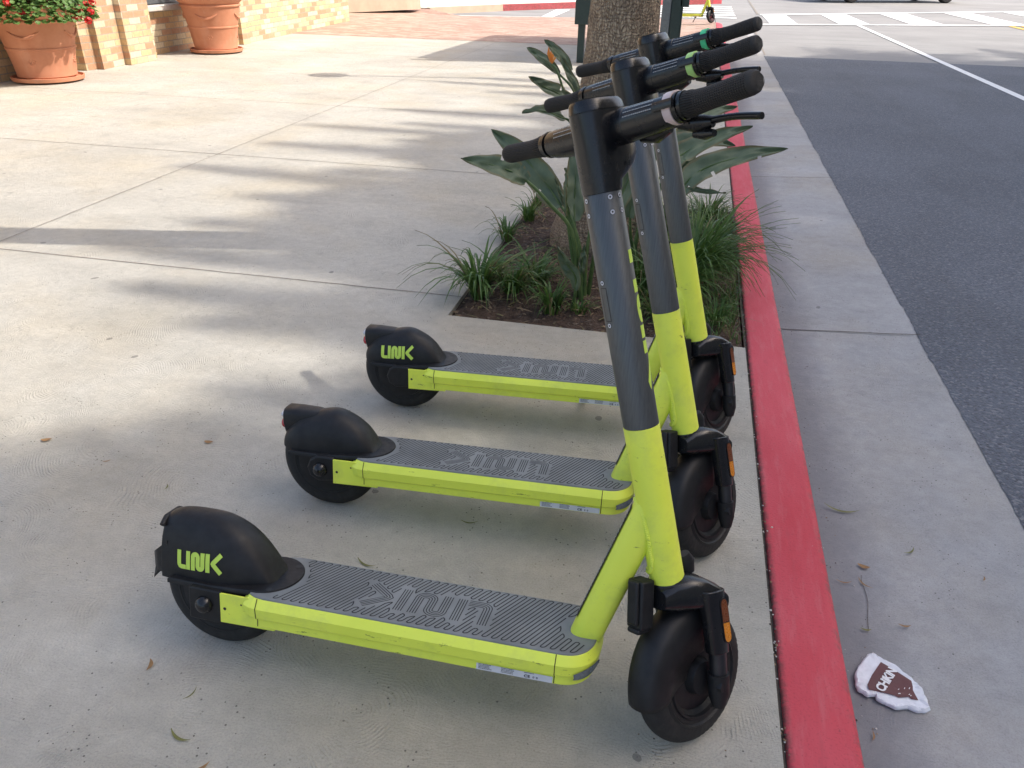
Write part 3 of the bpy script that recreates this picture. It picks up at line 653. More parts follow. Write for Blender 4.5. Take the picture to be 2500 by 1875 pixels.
clump((-.79, 4.02, -.01), 'low grass tuft near the far left of the bed, behind the spiky tuft', 55, .22, .7, 3, wd=.008)
clump((-.80, 4.30, -.01), 'grass tuft in the far left corner of the bed', 30, .18, .6, 4)
clump((-.45, 2.82, -.01), 'upright bright grass tuft at the front edge below the broad leaves', 75, .27, .45, 5, wd=.009)
clump((-.64, 2.97, -.01), 'loose drooping grass clump beside the corner clump', 110, .32, 1.0, 6, (.25, 0), wd=.010)
clump((-.56, 3.08, -.01), 'thin grass clump between the corner clump and the trunk', 70, .30, .95, 7, (.3, .1), wd=.009)
clump((-.34, 2.84, -.01), 'short dark tuft at the foot of the broad leaves', 30, .16, .6, 8)
clump((.10, 3.28, -.01), 'big dense grass clump spilling over the red kerb', 430, .52, .85, 9, (.75, -.12), .02, .0085)
clump((.02, 3.05, -.01), 'dense grass clump just behind the middle and far stems', 260, .40, .8, 10, (.5, -.2), .02, .0085)
clump((.20, 3.75, -.01), 'grass clump by the kerb behind the spilling clump', 190, .36, .85, 11, (.2, .1), .03)
clump((.16, 4.15, -.01), 'far grass clump near the back of the bed by the kerb', 170, .34, .85, 12, (.1, 0), .03)
clump((.19, 2.88, -.01), 'short grass clump at the near right corner of the bed', 70, .20, .7, 13, (0, 0), .12)
clump((-.02, 2.86, -.01), 'short grass clump at the front edge beside the stems', 80, .24, .7, 14, (0, 0), .08)
clump((-.12, 3.15, -.01), 'tall grass clump hiding the trunk foot behind the near stem', 90, .36, .6, 15, (.1, -.1), .04)
clump((.0, 3.9, -.01), 'grass clump right of the trunk under the torn leaves', 90, .3, .8, 16, (.1, 0), .04)
random.seed(5); m = MB()
for k in range(2600):
    x, y = random.uniform(-.15, BX1 - .01), random.uniform(BY0 + .03, BY1)
    if mnoise.noise((x * 5, y * 5, 4)) < -.12: continue
    z = soil_h(x, y); a = random.uniform(0, 2 * pi); L = random.uniform(.03, .09); d = Vector((cos(a), sin(a), 0)); s = Vector((-d.y, d.x, 0)) * .0022; b = Vector((x, y, z))
    m.add([b - s, b + s, b + d * L * .35 + Vector((0, 0, L * .8)) + s * .7, b + d * L + Vector((0, 0, L * .75)), b + d * L * .35 + Vector((0, 0, L * .8)) - s * .7], [(0, 1, 2, 4), (4, 2, 3)], 0 if random.random() > .15 else 1)
tag(m.build('ground_cover', [M['grass'], M['grassold']], smooth=0), 'low grassy ground cover between the clumps near the kerb', 'ground cover', kind='stuff')
# ------------------------------------------------------------------ kick scooters
RAKE = .27319; AX = Vector((-sin(RAKE), 0, cos(RAKE))); FW = Vector((cos(RAKE), 0, sin(RAKE))); O0 = Vector((.8708, 0, .3205))
def hp(f, y, s): return O0 + FW * f + Vector((0, y, 0)) + AX * s
def cyl(r, phi, s): return hp(r * cos(phi), r * sin(phi), s)
def ztop(x): return .1655 + .0158 * (x - .1)
def arcp(cx, cy, r, a0, a1, n=12): return [(cx + r * cos(a0 + (a1 - a0) * i / n), cy + r * sin(a0 + (a1 - a0) * i / n)) for i in range(n + 1)]
# word mark in unit height: centre lines of the strokes of L I N K
def glyph_lines():
    return [[(.12, 1), (.12, .26)] + arcp(.26, .26, .14, pi, 1.5 * pi, 5)[1:] + [(.54, .12)],
            [(.68, 1), (.68, 0)],
            [(.98, 0), (.98, .735)] + arcp(1.125, .735, .145, pi, 0, 10)[1:] + [(1.27, .265)] + arcp(1.415, .265, .145, pi, 2 * pi, 10)[1:] + [(1.56, 1)],
            [(1.86, 1), (1.86, 0)],
            [(2.62, 1.0), (2.20, .56), (2.17, .5), (2.20, .44), (2.62, 0)]]
GL = glyph_lines(); GLW = 2.75
def word(mb, fn, sw=.245, mi=0):
    for ln in GL:
        if len(ln) > 8 or ln is GL[0]: pts = ln
        else: pts = ln
        dense = []
        for a, b in zip(pts[:-1], pts[1:]):
            n = max(1, int(math.hypot(b[0] - a[0], b[1] - a[1]) / .12))
            dense += [(a[0] + (b[0] - a[0]) * i / n, a[1] + (b[1] - a[1]) * i / n) for i in range(n)]
        dense.append(pts[-1]); mb.ribbon(dense, sw, mi, fn)

# --- deck shell
def outline(inset, n=26):
    wd = .0915 - inset; nx = .0745 - inset; x0 = .078 + inset; pts = []
    pts.append((x0, -(wd - .022))); pts.append((x0 + .008, -(wd - .010))); pts.append((x0 + .022, -(wd - .003))); pts.append((x0 + .040, -wd))
    for x in (.25, .40, .55, .70): pts.append((x, -wd))
    for i in range(1, n):
        t = -pi / 2 + pi * i / n; e = 2 / 2.5; pts.append((.70 + nx * abs(cos(t)) ** e, wd * (1 if sin(t) > 0 else -1) * abs(sin(t)) ** e))
    for x in (.70, .55, .40, .25): pts.append((x, wd))
    pts += [(x0 + .040, wd), (x0 + .022, wd - .003), (x0 + .008, wd - .010), (x0, wd - .022)]
    return pts
mb = MB(); DP = [(.014, -.001), (.0100, -.0012), (.0088, -.0022), (.0006, -.0170), (0, -.0185), (.0026, -.039), (.0036, -.041), (.0088, -.0445), (.0092, -.047), (.0092, -.061), (.011, -.0635), (.03, -.064)]
mb.loft([[(x, y, ztop(x) + dz) for x, y in outline(i)] for i, dz in DP])
DECK = mb
def side_strip(mb, x0, x1, dz0, dz1, off, n=8):
    pass
mat_mb = MB(); mo = [(.0098, -.004), (.0098, .0010), (.0112, .0026), (.02, .0030)]
mat_mb.loft([[(x, y, ztop(x) + dz) for x, y in outline(i)] for i, dz in mo])
# grooves of the mat
sxt, syt = .262 / GLW, .0735
def gl2deck(p): return (.562 - p[0] * sxt, .0300 - p[1] * syt)
def offs(pts, d):
    out = []
    for i, p in enumerate(pts):
        a = pts[max(i - 1, 0)]; b = pts[min(i + 1, len(pts) - 1)]
        if 0 < i < len(pts) - 1:
            d0 = Vector((p[0] - a[0], p[1] - a[1])).normalized(); d1 = Vector((b[0] - p[0], b[1] - p[1])).normalized()
            t = (d0 + d1); t = t.normalized() if t.length > 1e-4 else d1; n = Vector((-t.y, t.x)); k = max(.5, n.dot(Vector((-d1.y, d1.x))))
        else: t = Vector((b[0] - a[0], b[1] - a[1])).normalized(); n = Vector((-t.y, t.x)); k = 1
        out.append((p[0] + n.x * d / k, p[1] + n.y * d / k))
    return out
GR = MB(); GZO = .0034
def gline(pts, wd=.0025): GR.ribbon([(x, y, 0) for x, y in pts], wd, 1, lambda p: (p.x, p.y, ztop(p.x) + GZO))
cl = []
for ln in GL:
    P = [gl2deck(p) for p in ln]
    for d in (-.0078, -.0026, .0026, .0078):
        if ln in (GL[0], GL[4]) and False: continue
        gline(offs(P, d), .0019)
    for a, b in zip(P[:-1], P[1:]):
        n = max(1, int(math.hypot(a[0] - b[0], a[1] - b[1]) / .004)); cl += [(a[0] + (b[0] - a[0]) * i / n, a[1] + (b[1] - a[1]) * i / n) for i in range(n + 1)]
def matok(x, y):
    if not (.118 < x < .764 and abs(y) < .073): return False
    if math.hypot(x - .098, y) < .082: return False
    if x > .70 and ((x - .70) / .060) ** 2.5 + (abs(y) / .078) ** 2.5 > 1: return False
    if x > .70 and abs(y) < .034 or math.hypot(x - .738, y) < .046: return False
    if .28 < x < .58 and abs(y) < .062:
        for cx, cy in cl:
            if (x - cx) ** 2 + (y - cy) ** 2 < .0165 ** 2: return False
    return True
pitch_g = .0090; k = -10
ends_lo, lines = [], []
while .02 + k * pitch_g < .86:
    x00 = .02 + k * pitch_g; run = []; runs = []
    for i in range(90):
        y = -.0735 + i * .147 / 89; x = x00 + (y + .0735) * .49
        if matok(x, y): run.append((x, y))
        else:
            if len(run) > 3: runs.append(run)
            run = []
    if len(run) > 3: runs.append(run)
    for r in runs: lines.append((k, r))
    k += 1
for k, r in lines: gline([r[0], r[len(r) // 2], r[-1]])
bykey = {}
for k, r in lines: bykey.setdefault(k, []).append(r)
for k in bykey:
    if k + 1 in bykey:
        for r in bykey[k]:
            for q in bykey[k + 1]:
                for e, par in ((0, 0), (-1, 1)):
                    if (k % 2) == par:
                        a, b = r[e], q[e]
                        if math.hypot(a[0] - b[0], a[1] - b[1]) < .014:
                            sg = -1 if e == 0 else 1; mx, my = (a[0] + b[0]) / 2 + .0018 * sg, (a[1] + b[1]) / 2 + .0038 * sg
                            gline([a, (a[0] * .75 + mx * .25 + .0008 * sg, a[1] + .0024 * sg), (mx, my), (b[0] * .75 + mx * .25 + .0008 * sg, b[1] + .0024 * sg), b])
mat_mb.v += []  # mat body first, grooves appended
nb = len(mat_mb.v); mat_mb.v += GR.v; mat_mb.f += [tuple(i + nb for i in f) for f in GR.f]; mat_mb.m += GR.m

def lathe_ring(mb, prof, cx, cz, seg=72, mi=0): mb.lathe(prof, seg, 'y', (cx, 0, cz), mi)
def tyre_prof(rt=.031, R_=.127, rin=.082):
    pr = []
    for i in range(25):
        t = -pi * .82 + 2 * pi * .82 * i / 24; pr.append((R_ - .034 + .034 * (abs(cos(t)) ** .85) * (1 if cos(t) > 0 else -1), rt * (abs(sin(t)) ** .9) * (1 if sin(t) > 0 else -1)))
    return pr
def tread(mb, cx, cz, n=58, mi=0, dd=0):
    for k in range(n):
        for s, ph in ((-1, 0), (1, .5)):
            a = 2 * pi * (k + ph) / n; u = Vector((cos(a), 0, sin(a))); tn = Vector((-sin(a), 0, cos(a)))
            P = []
            for (dy, dr, dt) in ((.008, .1258, .0), (.014, .1240, .002), (.020, .1201, .0035)):
                P.append((Vector((cx, 0, cz)) + u * (dr + .0002 + (dd if dy > .01 else 0) * (dy / .02)) + tn * dt + Vector((0, s * dy, 0)), tn * .0026))
            vs = []
            for p, h in P: vs += [p - h, p + h, p - h - u * .003, p + h - u * .003]
            fs = []
            for i in range(2): b = i * 4; fs += [(b, b + 1, b + 5, b + 4), (b, b + 4, b + 6, b + 2), (b + 1, b + 3, b + 7, b + 5)]
            mb.add(vs, fs, mi)
def smooth_dome(stations, n=44, flat=2.5):
    rings = []
    for x, zt, wd, zb in stations:
        r = []
        for i in range(n + 1):
            t = pi * i / n; c, s_ = cos(t), sin(t)
            r.append((x, -wd * (1 if c > 0 else -1) * abs(c) ** (2 / flat), zb + (zt - zb) * s_ ** (2 / flat)))
        rings.append(r)
    return rings
def interp(st, n=80):
    P = spline([Vector((a[0], a[1], a[2])) for a in st], n); Q = spline([Vector((a[0], a[3], 0)) for a in st], n)
    return [(p.x, p.y, p.z, q.y) for p, q in zip(P, Q)]

def make_scooter(label, theta, ringcol, variant, brand_side, group='parked kick scooters'):
    root = empty('kick_scooter', (0, 0, 0)); tag(root, label, 'scooter', group)
    SM = Matrix.Translation(O0) @ Matrix.Rotation(theta, 4, AX) @ Matrix.Translation(-O0)
    def st(o): o.matrix_local = SM; return o
    # deck and what is on it
    d = DECK.build('deck', M['yellow'], root, smooth=13)
    for x in (.6995, .117):
        pr = [(i, dz) for i, dz in DP[1:10]]
        for sy in (-1, 1):
            mb = MB(); ring_a = [(x, sy * (.0915 - i + .0004), ztop(x) + dz) for i, dz in pr]
            mb.add([(p[0] - .0008, p[1], p[2]) for p in ring_a] + [(p[0] + .0008, p[1], p[2]) for p in ring_a], [(i, i + 1, len(pr) + i + 1, len(pr) + i) for i in range(len(pr) - 1)])
            mb.build('deck_seam', M['seam'], d, smooth=0)
    st_ = MB(); X0, X1 = .556, .697
    def lab(p): x = X0 + (X1 - X0) * p[0]; return (x, -(.0823 + .0009), ztop(x) - .0615 + .0135 * p[1])
    st_.add([(0, 0, 0), (1, 0, 0), (1, 1, 0), (0, 1, 0)], [(0, 1, 2, 3)], 0, lab)
    random.seed(3)
    def lab2(p): q = lab(p); return (q[0], q[1] - .0003, q[2])
    for col, (xa, xb) in enumerate(((.03, .22), (.33, .53), (.63, .80))):
        for row in range(4 if col < 2 else 1):
            y = .86 - row * .21; x = xa
            while x < xb - random.uniform(0, .06):
                q = x + random.uniform(.008, .022); st_.add([(x, y, 0), (q, y, 0), (q, y + .09, 0), (x, y + .09, 0)], [(0, 1, 2, 3)], 1, lab2); x = q + .004
    vs, fs = text_mesh('CE', .10, .004, 1.1)
    st_.add([(.67 + v.x * .62, .36 + v.y * 5.4, 0) for v in vs], fs, 1, lab2)
    for cx in (.755, .80): 
        P = arcp(cx, .36, 1, 0, 2 * pi, 10); st_.add([(cx + (p[0] - cx) * .012, .36 + (p[1] - .36) * .16, 0) for p in P[:-1]] + [(cx + (p[0] - cx) * .006, .36 + (p[1] - .36) * .08, 0) for p in P[:-1]], [(i, (i + 1) % 10, 10 + (i + 1) % 10, 10 + i) for i in range(10)], 1, lab2)
    st_.build('information_sticker', [M['sticker'], M['ink']], d, smooth=0)
    # reflector on the nose
    mb = MB(); no = [p for p in outline(-.0012, 60) if p[1] < -.03 and .70 < p[0]]
    rr = []
    for i, p in enumerate(no):
        t = i / (len(no) - 1)
        if .22 < t < .97:
            u = (t - .22) / .75; hh = .0085 * (sin(pi * min(1, u * .9 + .1)) ** .5); zc = ztop(p[0]) - .034 + .010 * (u - .5)
            rr.append([(p[0], p[1], zc - hh), (p[0] + .0016, p[1] - .0012, zc), (p[0], p[1], zc + hh)])
    mb.loft(rr, False); mb.build('nose_reflector', M['noserefl'], d, smooth=60)
    mat_mb.build('deck_mat', [M['mat'], M['groove']], root, smooth=30)
    # rear dropout plates
    for sy in (-1, 1):
        mb = MB(); mb.add([(.034, 0, .094), (.15, 0, .0975), (.15, 0, .160), (.034, 0, .158)] + [(.034, .004, .094), (.15, .004, .0975), (.15, .004, .160), (.034, .004, .158)],
                          [(0, 1, 2, 3), (7, 6, 5, 4), (0, 4, 5, 1), (1, 5, 6, 2), (2, 6, 7, 3), (3, 7, 4, 0)], 0, lambda p: (p.x, (p.y + .0745) * sy, p.z))
        pl = mb.build('dropout_plate', M['yellow'], root, smooth=0, bevel=.0008)
        mb = MB(); mb.disc((.0445, sy * .0792, .1262), (0, sy, 0), .0032); mb.build('bolt_hole', M['ink'], pl, smooth=0)
        mb = MB(); mb.disc((.083, sy * .0832, .1445), (0, sy, 0), .002); mb.build('bolt_hole', M['ink'], pl, smooth=0)
    # rear wheel
    mb = MB(); lathe_ring(mb, tyre_prof(), 0, .127); tread(mb, 0, .127)
    mb.lathe([(.094, .0305), (.088, .0315), (.086, .028), (.080, .0285), (.078, .034), (.05, .036), (.02, .037), (.0, .037)], 60, 'y', (0, 0, .127), 1)
    mb.lathe([(.094, -.0305), (.088, -.0315), (.086, -.028), (.080, -.0285), (.078, -.034), (.05, -.036), (.02, -.037), (.0, -.037)], 60, 'y', (0, 0, .127), 1)
    mb.build('rear_wheel', [M['tyre'], M['black']], root, smooth=40)
    for sy in (-1, 1):
        mb = MB()
        if variant == 'block': mb.box(-.034, .036, .060, .0785, .090, .160, 0, lambda p: (p.x, p.y * sy, p.z))
        else:
            pts = [(.036, .160), (.02, .163), (-.01, .162), (-.028, .150), (-.036, .127), (-.028, .106), (-.008, .094), (.016, .096), (.036, .100)]
            mb.loft([[(x * k, y * sy, .127 + (z - .127) * k) for x, z in pts] for y, k in ((.045, 1), (.074, 1), (.0775, .9))])
        mb.box(-.012, .036, .04, .062, .115, .14, 0, lambda p: (p.x, p.y * sy, p.z))
        bl = mb.build('axle_block', M['black'], root, smooth=35, bevel=.003)
        mb = MB()
        if variant == 'nut': mb.lathe([(.013, .0), (.013, .006), (.010, .007), (.010, .011), (0, .011)], 6, 'y', (0, .077 * sy, .127), 0)
        else: mb.lathe([(.0185 * cos(t), .0175 * sin(t) * sy) for t in [pi / 2 * i / 8 for i in range(9)]], 28, 'y', (0, .0775 * sy, .127), 0)
        mb.build('axle_cap', M['gloss'], bl, smooth=60)
    # rear fender
    if variant == 'block':
        stn = [(-.116, .270, .046, .150), (-.112, .2755, .048, .150), (-.085, .2845, .051, .150), (-.04, .2865, .056, .151), (.004, .283, .058, .154), (.046, .2655, .056, .158), (.077, .240, .050, .162), (.099, .212, .044, .165), (.115, .186, .038, .166), (.124, .171, .028, .168)]
    else:
        stn = [(-.117, .182, .030, .170), (-.110, .202, .044, .163), (-.092, .224, .053, .160), (-.07, .241, .057, .158), (-.045, .250, .056, .157), (.011, .2615, .058, .158), (.052, .2495, .055, .160), (.086, .2265, .050, .164), (.107, .200, .043, .166), (.119, .180, .036, .167), (.127, .171, .028, .168)]
    fd = MB(); fr = smooth_dome(interp(stn)); fd.loft(fr, False)
    fd.add(fr[0], [tuple(range(len(fr[0])))]); fd.add(fr[-1], [tuple(reversed(range(len(fr[-1]))))])
    # flange resting on the deck, with a lip down the sides
    fl = []
    for k in range(25):
        a = -pi / 2 + pi * k / 24; fl.append((.100 + .066 * cos(a), .0695 * sin(a)))
    fl = [(-.09, -.0655), (0, -.068), (.06, -.0695)] + fl + [(.06, .0695), (0, .068), (-.09, .0655)]
    zf = lambda x: .1565 + .0105 * max(0, min(1, (x + .02) / .12)) + .0158 * max(0, x - .1)
    fd.loft([[(x, y, zf(x) - .006) for x, y in fl], [(x, y, zf(x) + .002) for x, y in fl], [(.1 + (x - .1) * .975, y * .975, zf(x) + .0045) for x, y in fl]])
    fender = fd.build('rear_fender', M['black'], root, smooth=50)
    for x, y in ((.140, .040), (.128, -.056)): mb = MB(); mb.disc((x, y, zf(x) + .0049), (0, 0, 1), .0062, 0, 16); mb.build('screw_recess', M['ink'], fender, smooth=0)
    if variant == 'block':      # broken light mount at the back
        mb = MB(); mb.loft([[(x, -y, z0), (x, -y, z1), (x, y, z1), (x, y, z0)] for x, y, z0, z1 in ((-.100, .045, .155, .230), (-.128, .04, .155, .205), (-.143, .03, .160, .192), (-.146, .022, .165, .186))])
        mb.add([(-.128, -.035, .165), (-.146, -.02, .172), (-.150, -.028, .128), (-.120, -.03, .160)], [(0, 1, 2), (0, 2, 3), (1, 3, 2)])
        mb.tube([(-.119, -.022, .232), (-.124, -.024, .226), (-.118, -.022, .219)], .003, 8); mb.tube([(-.119, -.012, .214), (-.127, -.014, .206), (-.122, -.012, .196)], .003, 8)
        mb.tube([(-.115, -.036, .258), (-.117, -.02, .268), (-.117, .02, .268), (-.115, .036, .258)], .006, 10)
        mb.build('broken_light_mount', M['black'], fender, smooth=40)
    else:
        mb = MB(); mb.loft([[(x + (.004 if z < .22 else 0), y, z) for y, z in [(wd * (1 if cos(t) > 0 else -1) * abs(cos(t)) ** .6, (zt + zb) / 2 + (zt - zb) / 2 * (abs(sin(t)) ** .42) * (1 if sin(t) > 0 else -1)) for t in [2 * pi * i / 24 for i in range(24)]]] for x, wd, zb, zt in ((-.1185, .029, .190, .2545), (-.1165, .031, .187, .2565), (-.08, .032, .192, .2570), (-.04, .029, .215, .2555), (-.005, .018, .235, .252))])
        lh = mb.build('light_housing', M['black'], fender, smooth=50)
        for nm, zc, zz, mt in (('clear_lens', .2375, .010, 'clearlens'), ('red_lens', .212, .0155, 'redlens')):
            mb = MB(); mb.sphere((-.1215, 0, zc), 1, 0, 16, 10, (.0115, .025, zz)); mb.build(nm, M[mt], lh, smooth=60)
    if brand_side:
        mb = MB(); W_, H_ = .104, .039
        dome = interp(stn)
        def onside(p, side=-1):
            x = -.0745 + p.x * W_ / GLW; z = .1795 + p.y * H_ + .0035 * p.x / GLW * 2
            if variant != 'block': x += .016; z -= .004
            best = min(dome, key=lambda q: abs(q[0] - x)); zt, wd, zb = best[1], best[2], best[3]
            s_ = max(0, min(.999, (z - zb) / (zt - zb))) ** (2.5 / 2); y = wd * (max(0, 1 - s_ * s_)) ** .5 ** 1
            c_ = sqrt(max(0, 1 - s_ * s_)) ** (2 / 2.5); return (x, side * (wd * c_ + .0011), z)
        word(mb, onside); mb.build('word_mark', M['logo'], fender, smooth=0)
    # neck tube
    dn = Vector((.302, 0, .953)).normalized(); nf = Vector((dn.z, 0, -dn.x)); b0 = Vector((.7386, 0, .1625))
    mb = MB(); rings = []
    for t in (-.02, .0, .05, .1, .15, .2, .25, .30):
        c = b0 + dn * t; ring = []
        for k in range(36):
            a = 2 * pi * k / 36; e = 2 / 2.7; ca, sa = cos(a), sin(a)
            ring.append(c + nf * (.0293 * (1 if ca > 0 else -1) * abs(ca) ** e) + Vector((0, .0255 * (1 if sa > 0 else -1) * abs(sa) ** e, 0)))
        rings.append(ring)
    mb.loft(rings); neck = mb.build('neck_tube', M['yellow'], root, smooth=40)
    mb = MB()
    def onneck(p): c = b0 + dn * p.x - nf * (.0293 + .0012) ; return c + Vector((0, p.y, 0))
    mb.ribbon([(.04, 0, 0), (.17, 0, 0), (.285, 0, 0)], .021, 0, onneck)
    mb.ribbon([(.04, 0, 0), (.17, 0, 0), (.285, 0, 0)], .023, 0, lambda p: onneck(p) + nf * .0008)
    random.seed(9); x = .05
    while x < .275:
        L = random.uniform(.003, .006)
        a = random.choice([0, .003, -.003])
        mb.add([(x, -.007, 0), (x + .002, -.007, 0), (x + .002 + a * .3, .007, 0), (x + a * .3, .007, 0)], [(0, 1, 2, 3)], 1, lambda p: onneck(p) - nf * .0003)
        mb.add([(x, -.007 if a > 0 else .005, 0), (x + L, -.007 if a > 0 else .005, 0), (x + L, (-.007 if a > 0 else .005) + .002, 0), (x, (-.007 if a > 0 else .005) + .002, 0)], [(0, 1, 2, 3)], 1, lambda p: onneck(p) - nf * .0003)
        x += L + .0035
    mb.build('warning_strip', [M['ink'], M['white']], neck, smooth=0)
    wp = [cyl(.0306, radians(q.x), q.y / 1000) for q in spline([Vector((-178, 150, 0)), Vector((-150, 143, 0)), Vector((-132, 124, 0)), Vector((-125, 95, 0)), Vector((-124, 60, 0)), Vector((-127, 32, 0)), Vector((-145, 16, 0)), Vector((-172, 12, 0))], 56)]
    for sy in (-1, 1):
        mb = MB()
        for p in wp: mb.sphere((p.x, p.y * -sy if sy > 0 else p.y, p.z), .0040, 0, 8, 5, (1.15, 1.0, .62))
        mb.build('weld_bead', M['yellow'], neck, smooth=60)
    # steering column
    mb = MB()
    for r, s0, s1, mi in ((.0308, -.006, .281, 0),):
        mb.loft([[cyl(rr, 2 * pi * k / 48, s) for k in range(48)] for rr, s in ((r - .002, s0 - .001), (r, s0 + .001), (r, (s0 + s1) / 2), (r, s1 - .0006), (r - .0008, s1))])
    mb.build('lower_column', M['yellow'], root, smooth=40)
    mb = MB(); mb.loft([[cyl(rr, 2 * pi * k / 48, s) for k in range(48)] for rr, s in ((.0288, .2805), (.0288, .282), (.0303, .2821), (.0303, .668), (.0295, .6690), (.028, .6692))])
    up = mb.build('upper_column', M['tube'], root, smooth=40)
    mb = MB()
    def patch(r, phi0, s0, s1, dphi, wd, mi):
        N = 6; P = [(-dphi + 2 * dphi * i / N, s0) for i in range(N + 1)] + [(dphi, s0 + (s1 - s0) * i / 4) for i in range(1, 4)] + [(dphi - 2 * dphi * i / N, s1) for i in range(N + 1)] + [(-dphi, s1 - (s1 - s0) * i / 4) for i in range(1, 4)]
        for a, b in zip(P, P[1:] + P[:1]):
            da = (wd / r) * (1 if abs(a[0]) >= 0 else 0)
            va, vb = [], []
            for q in (a, b):
                ins = (q[0] * (1 - wd / r / dphi), (s0 + s1) / 2 + (q[1] - (s0 + s1) / 2) * (1 - 2 * wd / (s1 - s0)))
                va.append(cyl(r, phi0 + q[0], q[1])); vb.append(cyl(r, phi0 + ins[0], ins[1]))
            mb.add([va[0], va[1], vb[1], vb[0]], [(0, 1, 2, 3)], mi)
    ph = radians(-134); patch(.0307, ph, .468, .523, .22, .0011, 0)
    mb.build('inspection_cover', M['ink'], up, smooth=0)
    for f0, s0 in ((ph, .531), (ph, .461), (radians(-142), .661), (radians(-142), .638), (radians(-62), .661), (radians(-62), .638), (radians(-25), .661), (radians(-25), .638)):
        mb = MB(); c = cyl(.0306, f0, s0); n = cyl(1, f0, 0) - cyl(0, f0, 0); mb.disc(c, n, .0038, 1, 16, .0016); mb.disc(c + n * .0002, n, .0016, 0, 10); mb.disc(c - n * .0002, n, .0046, 0, 16); mb.build('screw', [M['ink'], M['sticker']], up, smooth=0)
    mb = MB(); word(mb, lambda p: cyl(.0306, (.5 - p.y) * 1.0 + (0 if variant == 'block' else .4), .575 - p.x * .235 / GLW)); mb.build('word_mark', M['logo'], up, smooth=0)
    # steering head with bag hook, steered
    def hsec(s, f1, wy, wf, r=.0312, n=40):
        ring = []
        for k in range(n):
            a = 2 * pi * k / n; ca, sa = cos(a), sin(a)
            if ca >= 0: e = 2 / 2.3; f = f1 * abs(ca) ** e; y = (r * (1 - ca) + wy * ca) * (1 if sa > 0 else -1) * abs(sa) ** e if False else r * (1 if sa > 0 else -1) * abs(sa) ** (2 / wf)
            else: f = r * ca; y = r * sa
            ring.append(hp(f, y, s))
        return ring
    mb = MB(); mb.loft([hsec(s, f1, 0, wf, r) for s, f1, wf, r in ((.669, .0300, 2, .0300), (.6692, .0312, 2, .0312), (.684, .036, 2, .0314), (.694, .056, 2, .0315), (.706, .074, 2.1, .0315), (.722, .084, 2.2, .0315), (.745, .084, 2.3, .0315), (.775, .078, 2.3, .0315), (.7895, .074, 2.3, .0313), (.790, .072, 2.3, .0302), (.7908, .072, 2.3, .0302), (.7912, .0735, 2.3, .0312), (.803, .068, 2.3, .0295), (.808, .062, 2.3, .0265), (.8085, .04, 2.3, .017))])
    head = st(mb.build('steering_head', M['gloss'], root, smooth=32))
    for f, s in ((.037, .745), (.037, .706)):
        mb = MB(); mb.disc(hp(f, -.0318, s), (0, -1, 0), .0042, 0, 14); mb.disc(hp(f, -.0321, s), (0, -1, 0), .003, 1, 14, .0018); mb.build('screw', [M['ink'], M['darkmetal']], head, smooth=0)
    mb = MB(); mb.loft([[hp(f, y, s) for f, y in ((-.018, -.016), (.03, -.02), (.03, .02), (-.018, .016))] for s in (.8086, .8105)])
    mb.build('top_button', M['black'], head, smooth=0)
    for sy in (-1, 1):
        # sleeve
        mb = MB(); P = [hp(.030 + .010 * t, sy * (.022 + .118 * t), .7655) for t in (0, .5, 1)]
        mb.loft([[hp(fc + .0212 * k * cos(a), sy * y, sc + hh * (1 if sin(a) > 0 else -1) * abs(sin(a)) ** .9) for a in [2 * pi * q / 36 for q in range(36)]] for y, fc, sc, hh, k in ((.020, .031, .7600, .0275, 1.08), (.050, .033, .7605, .0270, 1.06), (.0505, .033, .7605, .0262, 1.03), (.10, .037, .7615, .0250, 1.0), (.125, .039, .7630, .0235, .98), (.139, .0405, .7640, .0215, .96))]); mb.tube([hp(.040, sy * .1395, .7645), hp(.041, sy * .1465, .7650)], .0222, 32); mb.tube([hp(.041, sy * .147, .7655), hp(.042, sy * .153, .7655)], .0205, 32)
        if sy < 0: mb.tube([hp(.045, -.06, .742), hp(.050, -.085, .740), hp(.052, -.11, .742)], [.012, .016, .008], 16)
        sl = st(mb.build('handlebar_sleeve', M['gloss'], root, smooth=40))
        mb = MB(); c0 = hp(.034, 0, .7655)
        def onsl(p): a = radians(132) - p.y / .023; return hp(.031 + .008 * (abs(p.x) - .022) / .118 + .0224 * cos(a), p.x, .7612 + .0262 * sin(a))
        rows = ['', '', 'and after riding'] if sy > 0 else ['', '', '']
        random.seed(12 + sy)
        for r_, tx in enumerate(rows):
            yy = -.0065 + .0065 * r_ - .004
            if tx:
                vs, fs = text_mesh(tx, .0072, .00012); mb.add([(sy * .083 - v.x, yy + (.0035 - v.y) * 1.0, 0) for v in vs], fs, 0, onsl)
            else:
                x = sy * .083 - .026
                while x < sy * .083 + .026:
                    q = x + random.uniform(.0015, .004); mb.add([(x, yy, 0), (q, yy, 0), (q, yy + .0017, 0), (x, yy + .0017, 0)], [(0, 1, 2, 3)], 0, onsl); x = q + .0009
        mb.build('instruction_print', M['faded'], sl, smooth=0)
        # grip
        mb = MB(); G = [(.154, .0178), (.156, .0188), (.166, .0188), (.1675, .0176), (.176, .0172), (.186, .0163), (.20, .0157), (.215, .0159), (.232, .0163), (.25, .0165), (.262, .0163), (.268, .0150), (.2700, .0128), (.2702, .0)]
        rings = []; uv = []
        for i, (y, r) in enumerate(G):
            c = hp(.042 + .06 * max(0, y - .16) * .25, sy * y, .7655 + .05 * max(0, y - .18)); rings.append([c + (FW * cos(2 * pi * k / 40) * 1.05 + AX * sin(2 * pi * k / 40)) * r for k in range(40)])
            uv += [((k if k <= 20 else 40 - k) * .8, (0 if y < .176 else (y - .176) * 260 if y < .262 else 22.4)) for k in range(40)]
        mb.loft(rings, True, (True, False)); mb.uv = uv
        gp = st(mb.build('grip', M['grip'], root, smooth=40))
